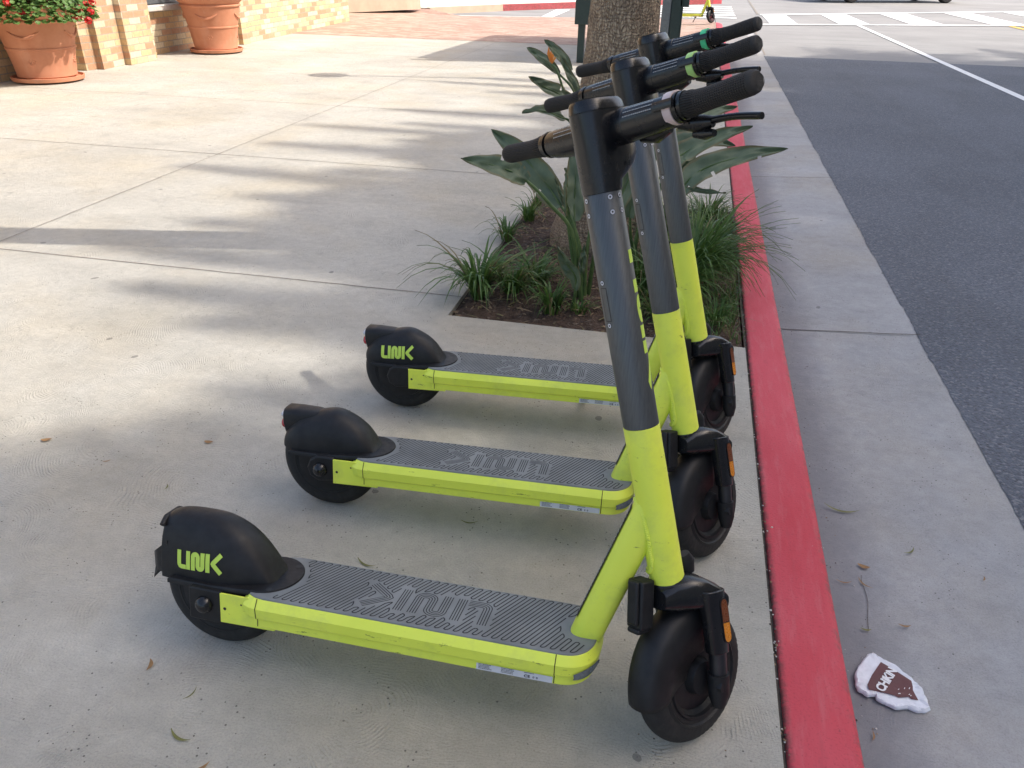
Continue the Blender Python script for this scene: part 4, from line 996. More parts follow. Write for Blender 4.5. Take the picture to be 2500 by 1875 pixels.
        mb = MB(); c = hp(.0487, sy * .2706, .7700); mb.disc(c, (0, sy, 0), .0095, 0, 24, .008); mb.build('grip_end_cap', M['black'], gp, smooth=0)
    # coloured ring and clamp of the brake lever (right side)
    mb = MB(); mb.tube([hp(.0402, -.1265, .7655), hp(.0412, -.1405, .7655)], .0242, 36); st(mb.build('colour_ring', M[ringcol], root, smooth=40))
    mb = MB()
    def band(a0, a1, r0, r1, y0, y1, n=14):
        rings = []
        for i in range(n + 1):
            a = a0 + (a1 - a0) * i / n; rings.append([hp(.041 + r * cos(a), y, .7655 + r * sin(a)) for r, y in ((r0, y0), (r1, y0), (r1, y1), (r0, y1))])
        mb.loft(rings)
    band(radians(150), radians(178), .0222, .0275, -.112, -.149); band(radians(-80), radians(40), .0235, .0272, -.122, -.149)
    mb.tube([hp(.050, -.128, .745), hp(.060, -.145, .740), hp(.070, -.158, .738), hp(.072, -.172, .736)], [.009, .012, .011, .008], 14)
    mb.tube([hp(.066, -.14, .726), hp(.070, -.158, .722), hp(.066, -.176, .720)], [.006, .009, .005], 12)
    clamp = st(mb.build('lever_clamp', M['gloss'], root, smooth=40))
    mb = MB(); P = spline([hp(.066, -.152, .737), hp(.076, -.18, .738), hp(.080, -.21, .735), hp(.080, -.246, .728)], 14)
    mb.tube(P, [.0075, .0078, .0076, .0072, .007, .0068, .0066, .0066, .0066, .0066, .0067, .0068, .0069, .0070, .0066], 14, sx=.75)
    st(mb.build('brake_lever', M['gloss'], root, smooth=50))
    # fork crown, legs, fender and front wheel, steered
    mb = MB(); mb.loft([[hp(0, 0, s) + (FW * cos(2 * pi * k / 36) + Vector((0, 1, 0)) * sin(2 * pi * k / 36)) * r for k in range(36)] for s, r in ((-.004, .0295), (-.007, .0335), (-.025, .0345), (-.050, .033), (-.058, .026))])
    secs = []
    for x, zb, zt, wy in ((.842, .266, .300, .026), (.862, .262, .318, .037), (.888, .260, .325, .052), (.915, .260, .322, .064), (.940, .260, .310, .070), (.958, .258, .294, .070), (.966, .258, .276, .062)):
        ring = []
        for k in range(28):
            a = 2 * pi * k / 28; e = 2 / 3.6; ca, sa = cos(a), sin(a)
            ring.append((x, wy * (1 if ca > 0 else -1) * abs(ca) ** e, (zb + zt) / 2 + (zt - zb) / 2 * (1 if sa > 0 else -1) * abs(sa) ** e))
        secs.append(ring)
    mb.loft(secs); crown = st(mb.build('fork_crown', M['gloss'], root, smooth=35))
    mb = MB(); mb.tube([(.925, 0, .318), (.922, 0, .338), (.915, 0, .352)], [.013, .014, .009], 14, sx=1.2); mb.build('cable_guide', M['black'], crown, smooth=40)
    mb = MB(); mb.box(.806, .838, -.004, .032, .232, .318); mb.box(.799, .8075, .002, .026, .240, .318); mb.box(.803, .835, .0, .028, .224, .234)
    st(mb.build('cable_box', M['black'], root, smooth=30, bevel=.004))
    for sy in (-1, 1):
        mb = MB(); rings = []
        for t in range(9):
            u = t / 8; c = Vector((.925 + .024 * u, sy * (.0555), .300 - .118 * u)); rx, ry = .0265 - .0035 * u, .0165 - .001 * u
            rings.append([c + Vector((rx * (1 if cos(a) > 0 else -1) * abs(cos(a)) ** .75, ry * (1 if sin(a) > 0 else -1) * abs(sin(a)) ** .75, 0)) for a in [2 * pi * k / 28 for k in range(28)]])
        mb.loft(rings); leg = st(mb.build('fork_leg', M['gloss'], root, smooth=40, bevel=.002))
        mb = MB(); mb.tube([(.9485, sy * .0555, .185), (.956, sy * .0555, .130)], .0155, 24); mb.build('fork_slider', M['darkmetal'], leg)
        mb = MB(); mb.tube([(.954, sy * .0555, .142), (.957, sy * .0555, .105), (.958, sy * .0555, .080)], [.0195, .019, .012], 24); mb.lathe([(.0, .073 * sy), (.009, .073 * sy), (.011, .070 * sy), (.011, .055 * sy)], 6, 'y', (.948, 0, .122)); mb.build('fork_boot', M['black'], leg, smooth=40)
        rf = None
        for nm, t0, t1, mt in (('side_reflector', 0, 1, 'amberdk'), ):
            mb = MB(); N = 20; ring = []
            for k in range(40):
                a = 2 * pi * k / 40; ca, sa = cos(a), sin(a); ring.append(((.0085) * ca, .030 * (1 if sa > 0 else -1) + .0105 * sa))
            bx = lambda u, v, o: Vector((.9475 + u - (v) * .25, sy * (.0712 + o), .244 + v))
            mb.loft([[bx(u * 1.22, v * 1.06, -.004) for u, v in ring], [bx(u * 1.22, v * 1.06, .0015) for u, v in ring]], mi=1)
            top = [(.0085 * cos(q), .030 + .0105 * sin(q)) for q in [pi * k / 12 for k in range(13)]] + [(-.0085, -.002), (.0085, -.002)]
            bot = [(.0085 * cos(q), -.030 + .0105 * sin(q)) for q in [-pi * k / 12 for k in range(13)]] + [(-.0085, -.0035), (.0085, -.0035)]
            mb.add([bx(u, v, .0022) for u, v in top], [tuple(range(15))], 0); mb.add([bx(u, v, .0022) for u, v in bot], [tuple(range(15))], 2)
            rf = mb.build('side_reflector', [M['amberdk'], M['black'], M['amber']], leg, smooth=30)
    WX = .9424
    mb = MB(); lathe_ring(mb, tyre_prof(.027), WX, .127); tread(mb, WX, .127, 58, 0, -.0016)
    for s in (-1, 1): mb.lathe([(.094, s * .026), (.088, s * .0305), (.085, s * .026), (.078, s * .0255), (.076, s * .029), (.072, s * .029), (.070, s * .014), (.035, s * .018), (.03, s * .034), (.0, s * .036)], 60, 'y', (WX, 0, .127), 1)
    st(mb.build('front_wheel', [M['tyre'], M['black']], root, smooth=40))
    mb = MB(); rings = []
    for i in range(33):
        a = radians(72 + 122 * i / 32); ca, sa = cos(a), sin(a); ww = .0345 * min(1, .72 + .28 * min(i / 6, 1)); low = .050 if i > 5 else .10 - .05 * i / 5
        if i > 26: low += (i - 26) * .007
        rings.append([(WX + r * ca, y, .127 + r * sa) for r, y in ((low, -ww * .95), (.100, -ww), (.118, -ww * .98), (.130, -ww * .86), (.1385, -ww * .64), (.1425, -ww * .33), (.1435, 0), (.1425, ww * .33), (.1385, ww * .64), (.130, ww * .86), (.118, ww * .98), (.100, ww), (low, ww * .95))])
    mb.loft(rings, False); st(mb.build('front_fender', M['black'], root, smooth=55, solid=.002))
    # kickstand on the far side
    mb = MB(); mb.tube([(.60, .05, .118), (.59, .095, .085), (.55, .150, .012)], .008, 12); mb.tube([(.55, .150, .014), (.545, .156, .0065)], [.010, .011], 12); mb.box(.58, .62, .03, .085, .095, .118)
    mb.build('kickstand', M['darkmetal'], root, smooth=40)
    return root
def pose(o, x, y, psi, lean): o.location = (x, y, .0006); o.rotation_euler = (radians(-lean), 0, radians(psi))
s1 = make_scooter('nearest lime and grey kick scooter, rear fender broken and without tail light', radians(51.07), 'pinkring', 'block', True)
pose(s1, -.8125, .9941, -.68, 13.06)
s2 = make_scooter('middle lime and grey kick scooter, plain black rear fender with tail light', radians(55.24), 'limering', 'arm', False)
pose(s2, -.7907, 1.4728, 1.38, 10.8)
s3 = make_scooter('farthest of the three leaning kick scooters, word mark and tail light on its rear fender', radians(58.43), 'greenring', 'nut', True)
pose(s3, -.7722, 1.9858, 1.97, 6.57)

# ------------------------------------------------------------------ building on the left
b = empty('brick_building', (-6.9, 10, 0)); tag(b, 'buff and orange brick building with stepped piers along the left edge', 'building')
ft = [(-7.06, 2.0), (-7.06, 8.188), (-6.85, 8.188), (-6.815, 8.335), (-6.735, 8.335), (-6.78, 8.785), (-6.70, 8.785), (-6.715, 9.30), (-6.84, 9.30), (-6.86, 9.53), (-7.06, 9.53), (-7.06, 11.10), (-6.74, 11.10), (-6.715, 11.335), (-6.65, 11.335), (-6.66, 11.56), (-6.72, 11.56), (-7.0, 16.12), (-11.5, 16.12)]
def wallstrip(mb, pts, z0, z1):
    for a, c in zip(pts[:-1], pts[1:]): mb.add([(a[0] + 6.9, a[1] - 10, z0), (c[0] + 6.9, c[1] - 10, z0), (c[0] + 6.9, c[1] - 10, z1), (a[0] + 6.9, a[1] - 10, z1)], [(3, 2, 1, 0)])
m = MB(); wallstrip(m, ft[:11], 0, 4.6); wallstrip(m, ft[11:], 0, 4.6)
wallstrip(m, [(-7.06, 9.53), (-7.06, 11.10)], 0, .52); wallstrip(m, [(-7.06, 9.53), (-7.06, 11.10)], 2.4, 4.6)
m.build('wall', M['brick'], b, smooth=0)
m = MB(); m.add([(-11.5 + 6.9, 2 - 10, 4.6)] + [(x + 6.9, y - 10, 4.6) for x, y in ft], [tuple(range(len(ft) + 1))]); m.build('roof', M['stone'], b, smooth=0)
win = MB(); win.box(-.19, -.15, -.44, 1.08, .61, .66); win.box(-.19, -.15, .28, .33, .66, 2.4); win.box(-.19, -.15, -.44, -.40, .66, 2.4); win.box(-.19, -.15, 1.04, 1.08, .66, 2.4)
wo = win.build('window', M['greygreen'], b, smooth=0)
m = MB(); m.box(-.20, -.185, -.45, 1.09, .6, 2.4); m.build('pane', M['glass'], wo, smooth=0)
m = MB(); m.box(-.22, -.06, -.466, 1.095, .525, .595); m.build('window_sill', M['stone'], b, smooth=0, bevel=.012)
b2 = empty('cream_building', (-8, 19, 0)); tag(b2, 'cream walled building with a tan stone plinth beyond the brick corner', 'building')
m = MB()
bp = [(-11.5, 16.3), (-9.0, 16.9), (-8.02, 18.41), (-7.13, 20.0), (-6.95, 20.5), (-13, 20.6)]
for (z0, z1, o) in ((0, .27, 0),): m.loft([[(x + 8, y - 19, z) for x, y in bp] for z in (z0, z1)])
m.build('plinth', M['plinth'], b2, smooth=0)
m = MB(); m.loft([[(x + 8 - .05, y - 19, z) for x, y in bp] for z in (.27, 4.5)]); m.build('wall', M['stucco'], b2, smooth=0)

# terracotta pots
def pot(x, y, label):
    o = empty('terracotta_pot', (x, y, 0)); tag(o, label, 'pot', 'terracotta pots along the brick building')
    m = MB(); m.lathe([(.255, .045), (.275, .05), (.285, .062), (.283, .07), (.300, .20), (.322, .318), (.332, .324), (.332, .338), (.324, .344), (.350, .46), (.376, .575), (.392, .580), (.398, .592), (.392, .604), (.380, .612), (.392, .625), (.43, .66), (.452, .70), (.456, .725), (.448, .745), (.40, .75), (.38, .72), (.36, .60), (.0, .60)], 64)
    for k in range(4):           # relief swags and rosettes
        a0 = k * pi / 2 + .35; P = []
        for i in range(13):
            t = i / 12; a = a0 - .42 + .84 * t; z = .50 - .06 * sin(pi * t); r = .300 + (z - .20) * .195 + .004; P.append((r * cos(a), r * sin(a), z))
        m.tube(P, [.006 + .010 * sin(pi * i / 12) + .003 * (i % 2) for i in range(13)], 8)
        a = a0 + pi / 4; r = .30; z = .20
        for j in range(6):
            q = 2 * pi * j / 6; aa = a0 + .028 * cos(q) / .3; m.sphere(((.300) * cos(aa), .300 * sin(aa), .215 + .024 * sin(q)), .011, 0, 8, 6)
    m.build('pot_body', M['terra'], o, smooth=40)
    m = MB(); m.lathe([(0, .012), (.30, .012), (.345, .02), (.352, .055), (.338, .058), (.325, .035), (.0, .035)], 64); m.build('saucer', M['terra'], o, smooth=40)
    m = MB(); m.lathe([(.0, .66), (.37, .66)], 32); m.build('potting_soil', M['soil'], o, smooth=0)
    return o
pot(-6.70, 7.42, 'large terracotta pot with red geraniums at the left edge')
pot(-6.50, 10.36, 'large terracotta pot with leaf relief in front of the window niche')
random.seed(21); o = empty('geranium', (-6.70, 7.42, .66)); tag(o, 'red flowering geranium spilling over the left terracotta pot', 'plant')
m = MB()
def disk_leaf(mb, c, n, r, mi=0):
    n = Vector(n).normalized(); a = n.orthogonal().normalized(); bb = n.cross(a); vs = [c]
    for k in range(9): t = 2 * pi * k / 9; vs.append(c + (a * cos(t) + bb * sin(t)) * r * (1 if k % 2 else .86) + n * .2 * r)
    mb.add(vs, [(0, 1 + k, 1 + (k + 1) % 9) for k in range(9)], mi)
for k in range(4200):
    a = random.uniform(0, 2 * pi); u = random.random() ** .42; r = .60 * u; z = .28 * (1 - u ** 2) + random.uniform(-.10, .07) - (.16 * max(0, u - .72) / .28 * random.random())
    z = max(z, -.02 if r < .47 else -.12); c = Vector((r * cos(a), r * sin(a), z + .06)); disk_leaf(m, c, (cos(a) * .5 + random.uniform(-.5, .5), sin(a) * .5 + random.uniform(-.5, .5), 1), random.uniform(.014, .034))
m.build('foliage', M['geran'], o, smooth=0)
for (dx, dy, z) in ((.30, -.44, .02), (.55, .02, .05), (.50, .18, .08), (.60, .12, .02), (.44, .12, -.05), (.50, .05, -.02), (.20, -.50, .12), (.40, -.25, .16), (.58, .2, .10), (-.1, -.5, .16), (.62, .03, -.06), (.35, .35, .2)):
    m = MB()
    for j in range(22):
        v = Vector((random.gauss(0, 1), random.gauss(0, 1), random.gauss(0, 1))).normalized(); disk_leaf(m, Vector((dx, dy, z)) + v * .030, v + Vector((0, 0, .2)), random.uniform(.012, .020))
    m.tube([(dx * .7, dy * .7, z - .06), (dx, dy, z - .015)], .002, 5, mi=1); m.build('flower_head', [M['redflower'], M['geran']], o, smooth=0)
o = empty('yucca', (-6.5, 10.36, .66)); tag(o, 'spiky yucca growing in the pot by the window niche', 'plant'); m = MB()
for k in range(90):
    a = random.uniform(0, 2 * pi); e = random.uniform(.1, 1.5); d = Vector((cos(a) * cos(e), sin(a) * cos(e), sin(e))); s = d.cross(Vector((0, 0, 1))).normalized() * .012; c = Vector((0, 0, .28)); L = random.uniform(.35, .5)
    m.add([c - s, c + s, c + d * L * .6 + s, c + d * L - Vector((0, 0, .05)), c + d * L * .6 - s], [(0, 1, 2, 3, 4)])
m.build('foliage', M['palmleaf'], o, smooth=0); m = MB(); m.tube([(0, 0, -.05), (.01, 0, .3)], [.05, .04], 12); m.build('stem', M['bark'], o)

# shelter posts with map case and its roof
o = empty('bus_shelter', (-.45, 12.0, 0)); tag(o, 'dark green steel shelter frame with information panel behind the palm', 'shelter')
m = MB(); m.box(-1.12, -1.03, -1.0, -.91, 0, 2.5); m.build('post', M['darkgreen'], o, smooth=0, bevel=.008)
m = MB(); m.box(-.10, .02, -.05, .10, 0, 2.5); m.box(.02, .17, -.02, .12, 0, 2.5, 1); m.box(.17, .185, -.03, .02, 0, 2.5, 1); m.box(.14, .26, -.02, .08, .66, .9, 1)
m.build('post', [M['greygreen'], M['darkgreen']], o, smooth=0, bevel=.006)
m = MB(); m.box(-1.16, -.95, -1.06, -.86, .47, 2.2); pn = m.build('map_case', M['darkgreen'], o, smooth=0, bevel=.006)
m = MB(); m.box(-.949, -.90, -1.04, -.88, .55, 2.1); m.build('map_sheet', M['panel'], pn, smooth=0)
# flat roof: throws the hard edged shadow on the paving
cx, cy = CX * 2.5, CY * 2.5
m = MB(); R_ = [(-3.68 + cx + .45, 10.74 + cy - 12), (-2.25 + cx + .45, 10.76 + cy - 12), (1.6, -.9), (1.7, 2.4), (-2.0 + cx + .45, 14.5 + cy - 12), (-3.52 + cx + .45, 14.38 + cy - 12)]
m.loft([[(x, y, z) for x, y in R_] for z in (2.5, 2.56)]); m.build('roof', M['darkgreen'], o, smooth=0)
# round sign on a slim pole at the kerb
o = empty('lamp_post', (-.93, 9.475, 0)); tag(o, 'slim pole behind the palm trunk with a round globe casting the disc shaped shadow', 'lamp post')
m = MB(); m.tube([(0, 0, 0), (0, 0, 3.48)], .024, 16); m.build('pole', M['greygreen'], o)
m = MB(); m.sphere((0, 0, 3.64), .185, 0, 24, 14, (.9, 1, 1)); m.build('lamp_globe', M['panel'], o, smooth=60)

# far scooter by the corner
far = copy_tree(s3); far['label'] = 'lone lime scooter parked at the far street corner with a maroon front wheel'; far['group'] = 'scooter at the far corner'
pose(far, -.74, 19.12, -6, 4); far.location.z = .004
for ch in far.children:
    if ch.name.startswith('front_wheel'):
        ch.data = ch.data.copy(); ch.data.materials[1] = M['maroon']

# pickup truck crossing at the top edge
o = empty('pickup_truck', (5.4, 33.9, GZ)); o.rotation_euler = (0, 0, radians(28)); tag(o, 'dark vehicle crossing beyond the crosswalk, only its tyres in the picture', 'truck')
m = MB()
prof = [(-1.0, .45), (-1.05, .75), (-.95, 1.05), (.35, 1.15), (.95, 1.72), (2.9, 1.75), (3.1, 1.2), (5.3, 1.18), (5.4, .6), (5.35, .45)]
m.loft([[(x, y * s, z) for x, z in prof] for y, s in ((-.0, 1), (-1.9, 1))] if False else [[(x, 0, z) for x, z in prof], [(x, 1.9, z) for x, z in prof]])
m.build('body', M['carpaint'], o, smooth=30, bevel=.05)
m = MB(); m.add([(.5, -.006, 1.2), (2.85, -.006, 1.2), (2.75, -.006, 1.62), (.95, -.006, 1.62)], [(0, 1, 2, 3)]); m.build('side_window', M['glass'], o, smooth=0)
for wx in (0, 4.25):
    for wy in (.12, 1.78):
        m = MB(); m.lathe([(.20, -.12), (.33, -.12), (.37, -.07), (.37, .07), (.33, .12), (.20, .12)], 40, 'y', (wx, wy, .37)); wh = m.build('wheel', M['tyre'], o)
        m = MB(); m.lathe([(0, -.1), (.2, -.1), (.205, .1), (0, .1)], 30, 'y', (wx, wy, .37)); m.build('rim', M['steel'], wh)

# tall palms, and an unseen building added and sized to shade the road
tw = empty('shade_building', (18, 0, 0)); tag(tw, 'unseen pale building across the street, added to shade the road', 'building')
m = MB(); m.box(0, 8, -45, 17.6, 0, 18.85); m.build('wall', M['stucco'], tw, smooth=0)
for k in range(18):
    for f in range(5): m = MB(); m.box(-.03, .02, -43 + k * 3.3, -41.4 + k * 3.3, 1.2 + f * 3.3, 3.2 + f * 3.3); m.build('window', M['glass'], tw, smooth=0)
def shade_palm(xs, ys, h, crown, seed):
    return palm(xs + CX * h, ys + CY * h, h, .2, .16, 'tall slender palm across the street, outside the picture', crown, 'palms lining the far side of the street', seed=seed)
SH = [(1.7, 11.6, 15.5, 0, 12), (3.9, 13.6, 14.6, 1, 14), (6.8, 15.4, 14, 0, 15), (9.5, 17.2, 14.6, 1, 17), (2.4, 12.6, 16, 1, 31)]
for xs, ys, h, c, sd_ in SH: shade_palm(xs, ys, h, (crown_a, crown_b)[c], sd_)
def up(xs, ys, z): return Vector((xs + CX * z, ys + CY * z, z))
def finger_frond(mb, root, tip, wd, z0, z1):
    a, c = up(root[0], root[1], z0), up(tip[0], tip[1], z1); mid = a.lerp(c, .5) + Vector((0, 0, .15)); P = spline([a, mid, c], 80); mb.tube(P[::10], [.035 * (1 - .08 * i) for i in range(9)], 5)
    for i in range(0, 81):
        t = i / 80; d = (P[min(i + 1, 80)] - P[max(i - 1, 0)]).normalized(); h = wd * (1 - t ** 3) * 1.45 + .06
        for sgn in (-1, 1):
            side = Vector((0, 0, 1)).cross(d).normalized() * sgn; q = (side * .7 + d * .9 + Vector((0, 0, random.uniform(-.3, .1)))).normalized(); L = h * random.uniform(1.0, 1.5); wv = d * .035
            mb.add([P[i] - wv, P[i] + wv, P[i] + q * L], [(0, 1, 2)])
FG = {'a': ((-.1, .45), 16.8, 2.0, 1.25, [((-1.72, 1.60), (-.3, 1.25), .22), ((-1.5, 1.74), (-.3, 1.5), .18), ((-2.1, 1.42), (-.3, .9), .34), ((-2.2, 1.2), (-.4, .8), .3)]),
      'b': ((.25, 2.65), 16.5, 1.5, .85, [((-1.45, 1.92), (-.2, 2.0), .12), ((-1.8, 2.36), (-.3, 2.65), .13), ((-2.3, 2.62), (-.3, 2.75), .18), ((-2.75, 3.06), (-.3, 3.1), .18)]),
      'c': ((-.15, 3.9), 17.2, 1.95, 1.0, [((-2.5, 3.50), (-.3, 3.7), .25), ((-2.5, 4.03), (-.2, 4.1), .26), ((-3.3, 4.55), (-.3, 4.5), .20), ((-2.3, 4.72), (-.2, 4.9), .2)]),
      'd': ((.0, 5.5), 16.9, 1.95, 1.05, [((-3.1, 5.34), (-.3, 5.4), .22), ((-2.2, 5.72), (-.3, 5.7), .15), ((-3.15, 6.06), (-.3, 6.1), .13), ((-2.4, 6.36), (-.3, 6.4), .15)]),
      'e': ((.2, 7.2), 17.0, 1.55, 1.1, [((-2.7, 6.95), (-.4, 7.0), .18), ((-1.7, 7.55), (-.2, 7.5), .18), ((-2.1, 8.24), (-.2, 8.3), .16)]),
      'f': ((.4, 9.2), 16.7, 1.5, 1.2, [((-2.9, 8.72), (-.3, 8.75), .10), ((-2.5, 9.16), (-.3, 9.2), .10), ((-2.3, 9.86), (-.3, 9.9), .08), ((-1.2, 8.0), (.3, 7.9), .25)])}
# leafy crown points: drawn by where the sun through them reaches the ground
def canopy(mb, c, h, rx, ry, n, seed, gaps=()):
    random.seed(seed)
    for k in range(n):
        a = random.uniform(0, 2 * pi); u = random.random() ** .55; x, y = c[0] + rx * u * cos(a), c[1] + ry * u * sin(a); z = h + random.uniform(-1.0, .6)
        if any(((x - gx) / ga) ** 2 + ((y - gy) / gb) ** 2 < 1 for gx, gy, ga, gb in gaps): continue
        p = up(x, y, z); q = Vector((random.gauss(0, 1), random.gauss(0, 1), random.gauss(0, 1.3))).normalized(); s_ = q.orthogonal().normalized() * random.uniform(.06, .12); t_ = q.cross(s_).normalized() * random.uniform(.22, .34)
        mb.add([p - s_, p - t_, p + s_, p + t_], [(0, 1, 2, 3)])
GAPS = ((.95, 5.85, .22, .28), (.86, 4.95, .30, .14), (1.5, 4.8, .35, .10), (-1.0, 1.93, .25, .1), (-1.08, 2.38, .2, .1), (.45, 6.9, .12, .3))
for nm, (c, h, rx_, ry_, fl) in FG.items():  # unseen crowns shaped so their shade falls at set spots on the pavement
    cp = up(c[0], c[1], h); o = empty('palm_tree', (cp.x, cp.y, 0)); tag(o, 'dense unseen palm across the street, crown shaped for its shade', 'palm tree', 'palms lining the far side of the street')
    trunk_mb(h, .2, .16, 1, 3, 16, False).build('trunk', M['bark'], o, smooth=60)
    mb = MB(); random.seed(int(c[1] * 10))
    for tip, root, wd in fl: finger_frond(mb, root, tip, wd, h, h - .5)
    canopy(mb, c, h, rx_, ry_, int(620 * rx_ * ry_), int(c[1] * 7), GAPS); mb.v = [v - Vector((cp.x, cp.y, 0)) for v in mb.v]; mb.build('crown', M['palmleaf'], o, smooth=0)
cp = up(.9, -.8, 16.6); o = empty('palm_tree', (cp.x, cp.y, 0)); tag(o, 'dense unseen palm across the street, crown shaped for its shade', 'palm tree', 'palms lining the far side of the street')
trunk_mb(16.6, .2, .16, 1, 3, 16, False).build('trunk', M['bark'], o, smooth=60)
mb = MB(); canopy(mb, (-.2, -1.2), 16.6, 2.3, 1.5, 2200, 4); canopy(mb, (1.05, 1.1), 16.6, .95, 2.9, 2300, 6); canopy(mb, (1.1, 7.6), 16.6, .8, 1.5, 900, 7); canopy(mb, (1.2, 5.2), 16.6, .7, 1.1, 500, 8, GAPS); mb.v = [v - Vector((cp.x, cp.y, 0)) for v in mb.v]; mb.build('crown', M['palmleaf'], o, smooth=0)  # leaf patches added to block sun on kerb, gutter and near pavement

# litter: paper bag and leaves
o = empty('paper_bag', (.59, 1.34, GZ - .016)); tag(o, 'crumpled white paper bag with brown printed panel lying in the gutter', 'paper bag')
out0 = [(.5237, 1.351), (.5352, 1.373), (.5614, 1.4146), (.5739, 1.421), (.5871, 1.4118), (.6095, 1.4018), (.6465, 1.3635), (.6646, 1.339), (.6649, 1.313), (.6691, 1.2847), (.6582, 1.2763), (.6409, 1.2722), (.6208, 1.277), (.5952, 1.2699), (.5767, 1.2762), (.5597, 1.2839), (.5571, 1.2951), (.5408, 1.2903), (.5252, 1.2996), (.5186, 1.3122)]
out = []
for a_, b_ in zip(out0, out0[1:] + out0[:1]):
    for i_ in range(5):
        t_ = i_ / 5; x_, y_ = a_[0] + (b_[0] - a_[0]) * t_, a_[1] + (b_[1] - a_[1]) * t_; n_ = mnoise.noise((x_ * 160, y_ * 160, 2)) * .0022 + mnoise.noise((x_ * 60, y_ * 60, 7)) * .002
        out.append((x_ + n_, y_ + n_ * .7))
def bagz(x, y, e): return .004 + e * (.0028 + .005 * abs(mnoise.noise((x * 45, y * 45, 3))) + (.006 * abs(mnoise.noise((x * 120, y * 120, 1))) if e < .99 else 0))
cxb, cyb = .595, 1.338; rings = []
for k, e in ((1.0, .1), (.985, .5), (.95, .95), (.88, .97), (.75, 1), (.55, 1), (.35, 1), (.15, 1)):
    rings.append([(cxb + (x - cxb) * k - .59, cyb + (y - cyb) * k - 1.34, bagz(x * k, y * k, e)) for x, y in out])
m = MB(); low = [(x - .59, y - 1.34, .0) for x, y in out]; m.loft([low] + rings); bag = m.build('bag', M['paper'], o, smooth=24)
from mathutils.bvhtree import BVHTree
bvh = BVHTree.FromPolygons([tuple(v) for v in m.v], m.f)
def drop(p, off): 
    h = bvh.ray_cast(Vector((p.x - .59, p.y - 1.34, .2)), Vector((0, 0, -1))); z = h[0].z if h[0] else .006
    return (p.x - .59, p.y - 1.34, z + off)
br = [(.5853, 1.3927), (.6095, 1.377), (.6423, 1.3511), (.642, 1.335), (.640, 1.325), (.646, 1.2996), (.6315, 1.299), (.6263, 1.3037), (.6046, 1.2966), (.5966, 1.3006), (.5768, 1.3019), (.5445, 1.3032), (.5427, 1.3159), (.5584, 1.3487), (.572, 1.371)]
m = MB(); bcx, bcy = .592, 1.335
vs = [(bcx, bcy, 0)]; fs = []
K = 8; n = len(br)
for k in range(1, K + 1):
    for x, y in br: vs.append((bcx + (x - bcx) * k / K, bcy + (y - bcy) * k / K, 0))
for j in range(n): fs.append((0, 1 + j, 1 + (j + 1) % n))
for k in range(K - 1):
    for j in range(n): fs.append((1 + k * n + j, 1 + k * n + (j + 1) % n, 1 + (k + 1) * n + (j + 1) % n, 1 + (k + 1) * n + j))
m.add(vs, fs, 0, lambda p: drop(p, .002)); m.build('printed_panel', M['brown'], bag, smooth=50)
m = MB(); vs, fs = text_mesh('CHiKiN', .0265, .0011, .92); ang = atan2(.0625, .0375); mt = Matrix.Translation((.588, 1.3405, 0)) @ Matrix.Rotation(ang, 4, 'Z')
m.add([mt @ v for v in vs], fs, 0, lambda p: drop(p, .0042))
random.seed(4)
for k in range(9):
    x, y = .615 + random.uniform(-.015, .02), 1.312 + random.uniform(-.01, .018); a = random.uniform(.6, 1.2); L = .004; dx, dy = cos(a) * L, sin(a) * L
    m.add([(x, y, 0), (x + dx, y + dy, 0), (x + dx - .0012, y + dy + .0008, 0), (x - .0012, y + .0008, 0)], [(0, 1, 2, 3)], 0, lambda p: drop(p, .0042))
m.build('printed_word', M['white'], bag, smooth=0)
def leaf(x, y, z, L, wd, a, mat, label, curl=.4):
    m = MB(); vs = []; N = 8
    for i in range(N + 1):
        t = i / N; ww = wd * sin(pi * min(1, t * .9 + .08)); b_ = curl * L * (t - .5) ** 2 * 2
        for u in (-1, 0, 1): vs.append(((t - .5) * L, u * ww + b_ * .8, .002 + b_ * .35 + (abs(u)) * ww * .35))
    m.add(vs, [(3 * i + c, 3 * i + c + 1, 3 * i + c + 4, 3 * i + c + 3) for i in range(N) for c in (0, 1)])
    o = m.build('fallen_leaf', M[mat], None, smooth=60); o.location = (x, y, z); o.rotation_euler = (0, 0, a); tag(o, label, 'leaf', 'fallen leaves on the ground'); return o
zg = GZ - .0185
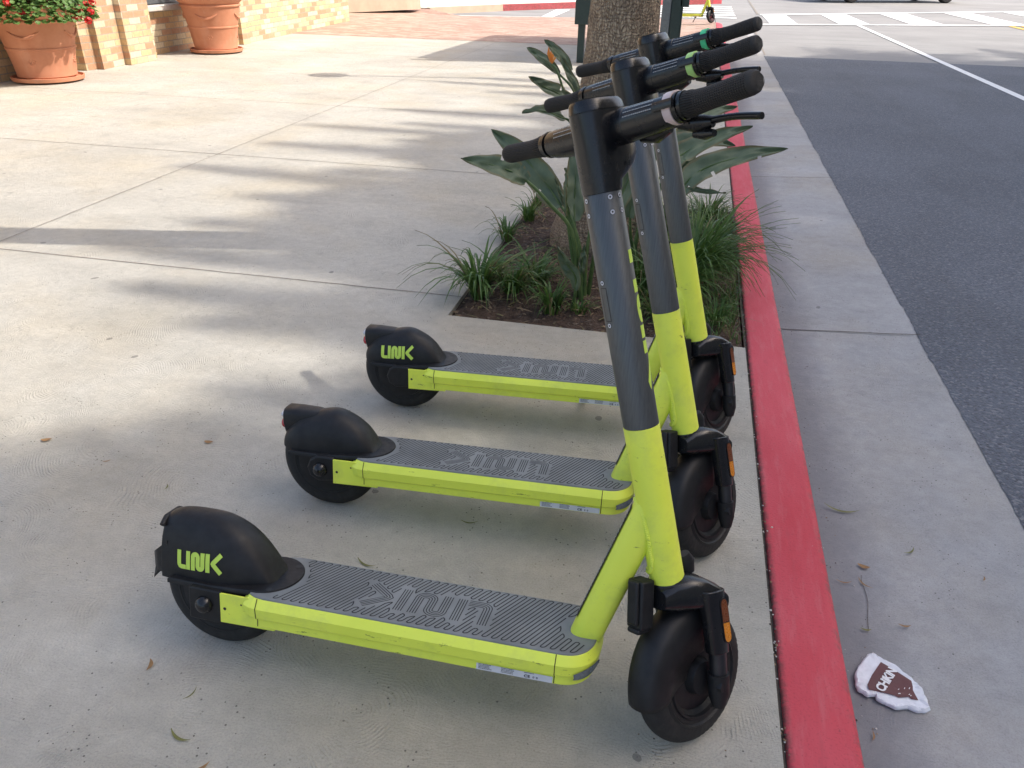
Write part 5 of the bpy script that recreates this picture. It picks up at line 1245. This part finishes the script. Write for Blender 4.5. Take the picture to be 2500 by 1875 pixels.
for L_ in [(-1.72, 1.534, 0, .030, .008, .5, 'dead', 'rounded dark leaf on the paving, far left of the middle scooter'), (-1.259, 1.639, 0, .026, .007, .2, 'dead', 'dark leaf on the paving just left of the middle scooter'),
           (-1.481, 1.485, 0, .022, .002, .6, 'dead', 'thin dark twig like leaf between the two left leaves'), (-1.247, 1.421, 0, .026, .002, 1.9, 'olive', 'small thin leaf left of the near scooter fender'),
           (-.926, .891, 0, .030, .0042, 1.95, 'dead', 'orange brown leaf just below left of the near rear wheel'), (-.776, .755, 0, .050, .003, -.25, 'olive', 'yellow green blade near the bottom edge'),
           (-.702, .71, 0, .036, .0038, .8, 'dead', 'curled brown leaf at the very bottom edge'), (-.806, .847, 0, .034, .0016, 1.3, 'olive', 'curved hair like leaf below the near scooter'),
           (.582, 1.968, zg, .10, .004, -.1, 'olive', 'longest dark green blade in the gutter beside the middle wheel'), (.605, 1.731, zg, .032, .007, -.2, 'dead', 'orange brown leaf on the gutter crack'),
           (.741, 1.819, zg + .006, .045, .0025, .8, 'olive', 'thin green blade in the middle of the gutter'), (.594, 1.662, zg, .045, .0022, -.8, 'dead', 'curved tan blade crossing the gutter crack'),
           (.667, 1.528, zg + .004, .030, .003, .1, 'dead', 'tan sliver in the gutter above the paper bag'), (.573, 1.497, zg, .026, .003, .05, 'olive', 'small olive sliver on the gutter crack above the bag'),
           (.904, 1.745, zg + .012, .022, .002, 1.2, 'dead', 'orange sliver at the road side of the gutter'), (.538, 1.19, zg, .026, .0018, 1.4, 'dead', 'pale sliver in the gutter below the paper bag'),
           (.545, 1.657, zg, .04, .0018, .05, 'dead', 'pale arched blade against the kerb foot'), (-.62, 1.265, 0, .055, .0025, -.3, 'olive', 'dark blade under the middle of the near deck'),
           (-.42, 1.12 + .35, 0, .045, .0025, .15, 'olive', 'thin blade on the paving under the middle deck')]: leaf(*L_)

random.seed(77); m = MB()
def speck(x, y, z, r):
    a = random.uniform(0, pi); q = [(x + r * random.uniform(.6, 1.2) * cos(a + k * pi / 2.5), y + r * random.uniform(.6, 1.2) * sin(a + k * pi / 2.5), z) for k in range(5)]
    m.add(q + [(x, y, z + r * .7)], [(k, (k + 1) % 5, 5) for k in range(5)], random.choice([0, 0, 1, 2]))
for k in range(520): speck(random.gauss(.315, .006), random.uniform(-.3, 4), random.uniform(-.012, .001), random.uniform(.0015, .004))
for k in range(500): speck(.46 + abs(random.gauss(0, .05)), random.uniform(.2, 5), GZ - .020, random.uniform(.001, .0028))
for k in range(260): speck(random.uniform(-2.4, .29) , random.uniform(.3, 2.6), .0005, random.uniform(.0009, .0022)) if True else None
m.v = [Vector((v.x, v.y, v.z if v.x < .45 else v.z)) for v in m.v]
tag(m.build('grit', [M['crack'], M['chip'], M['stone']], smooth=0), kind='stuff')
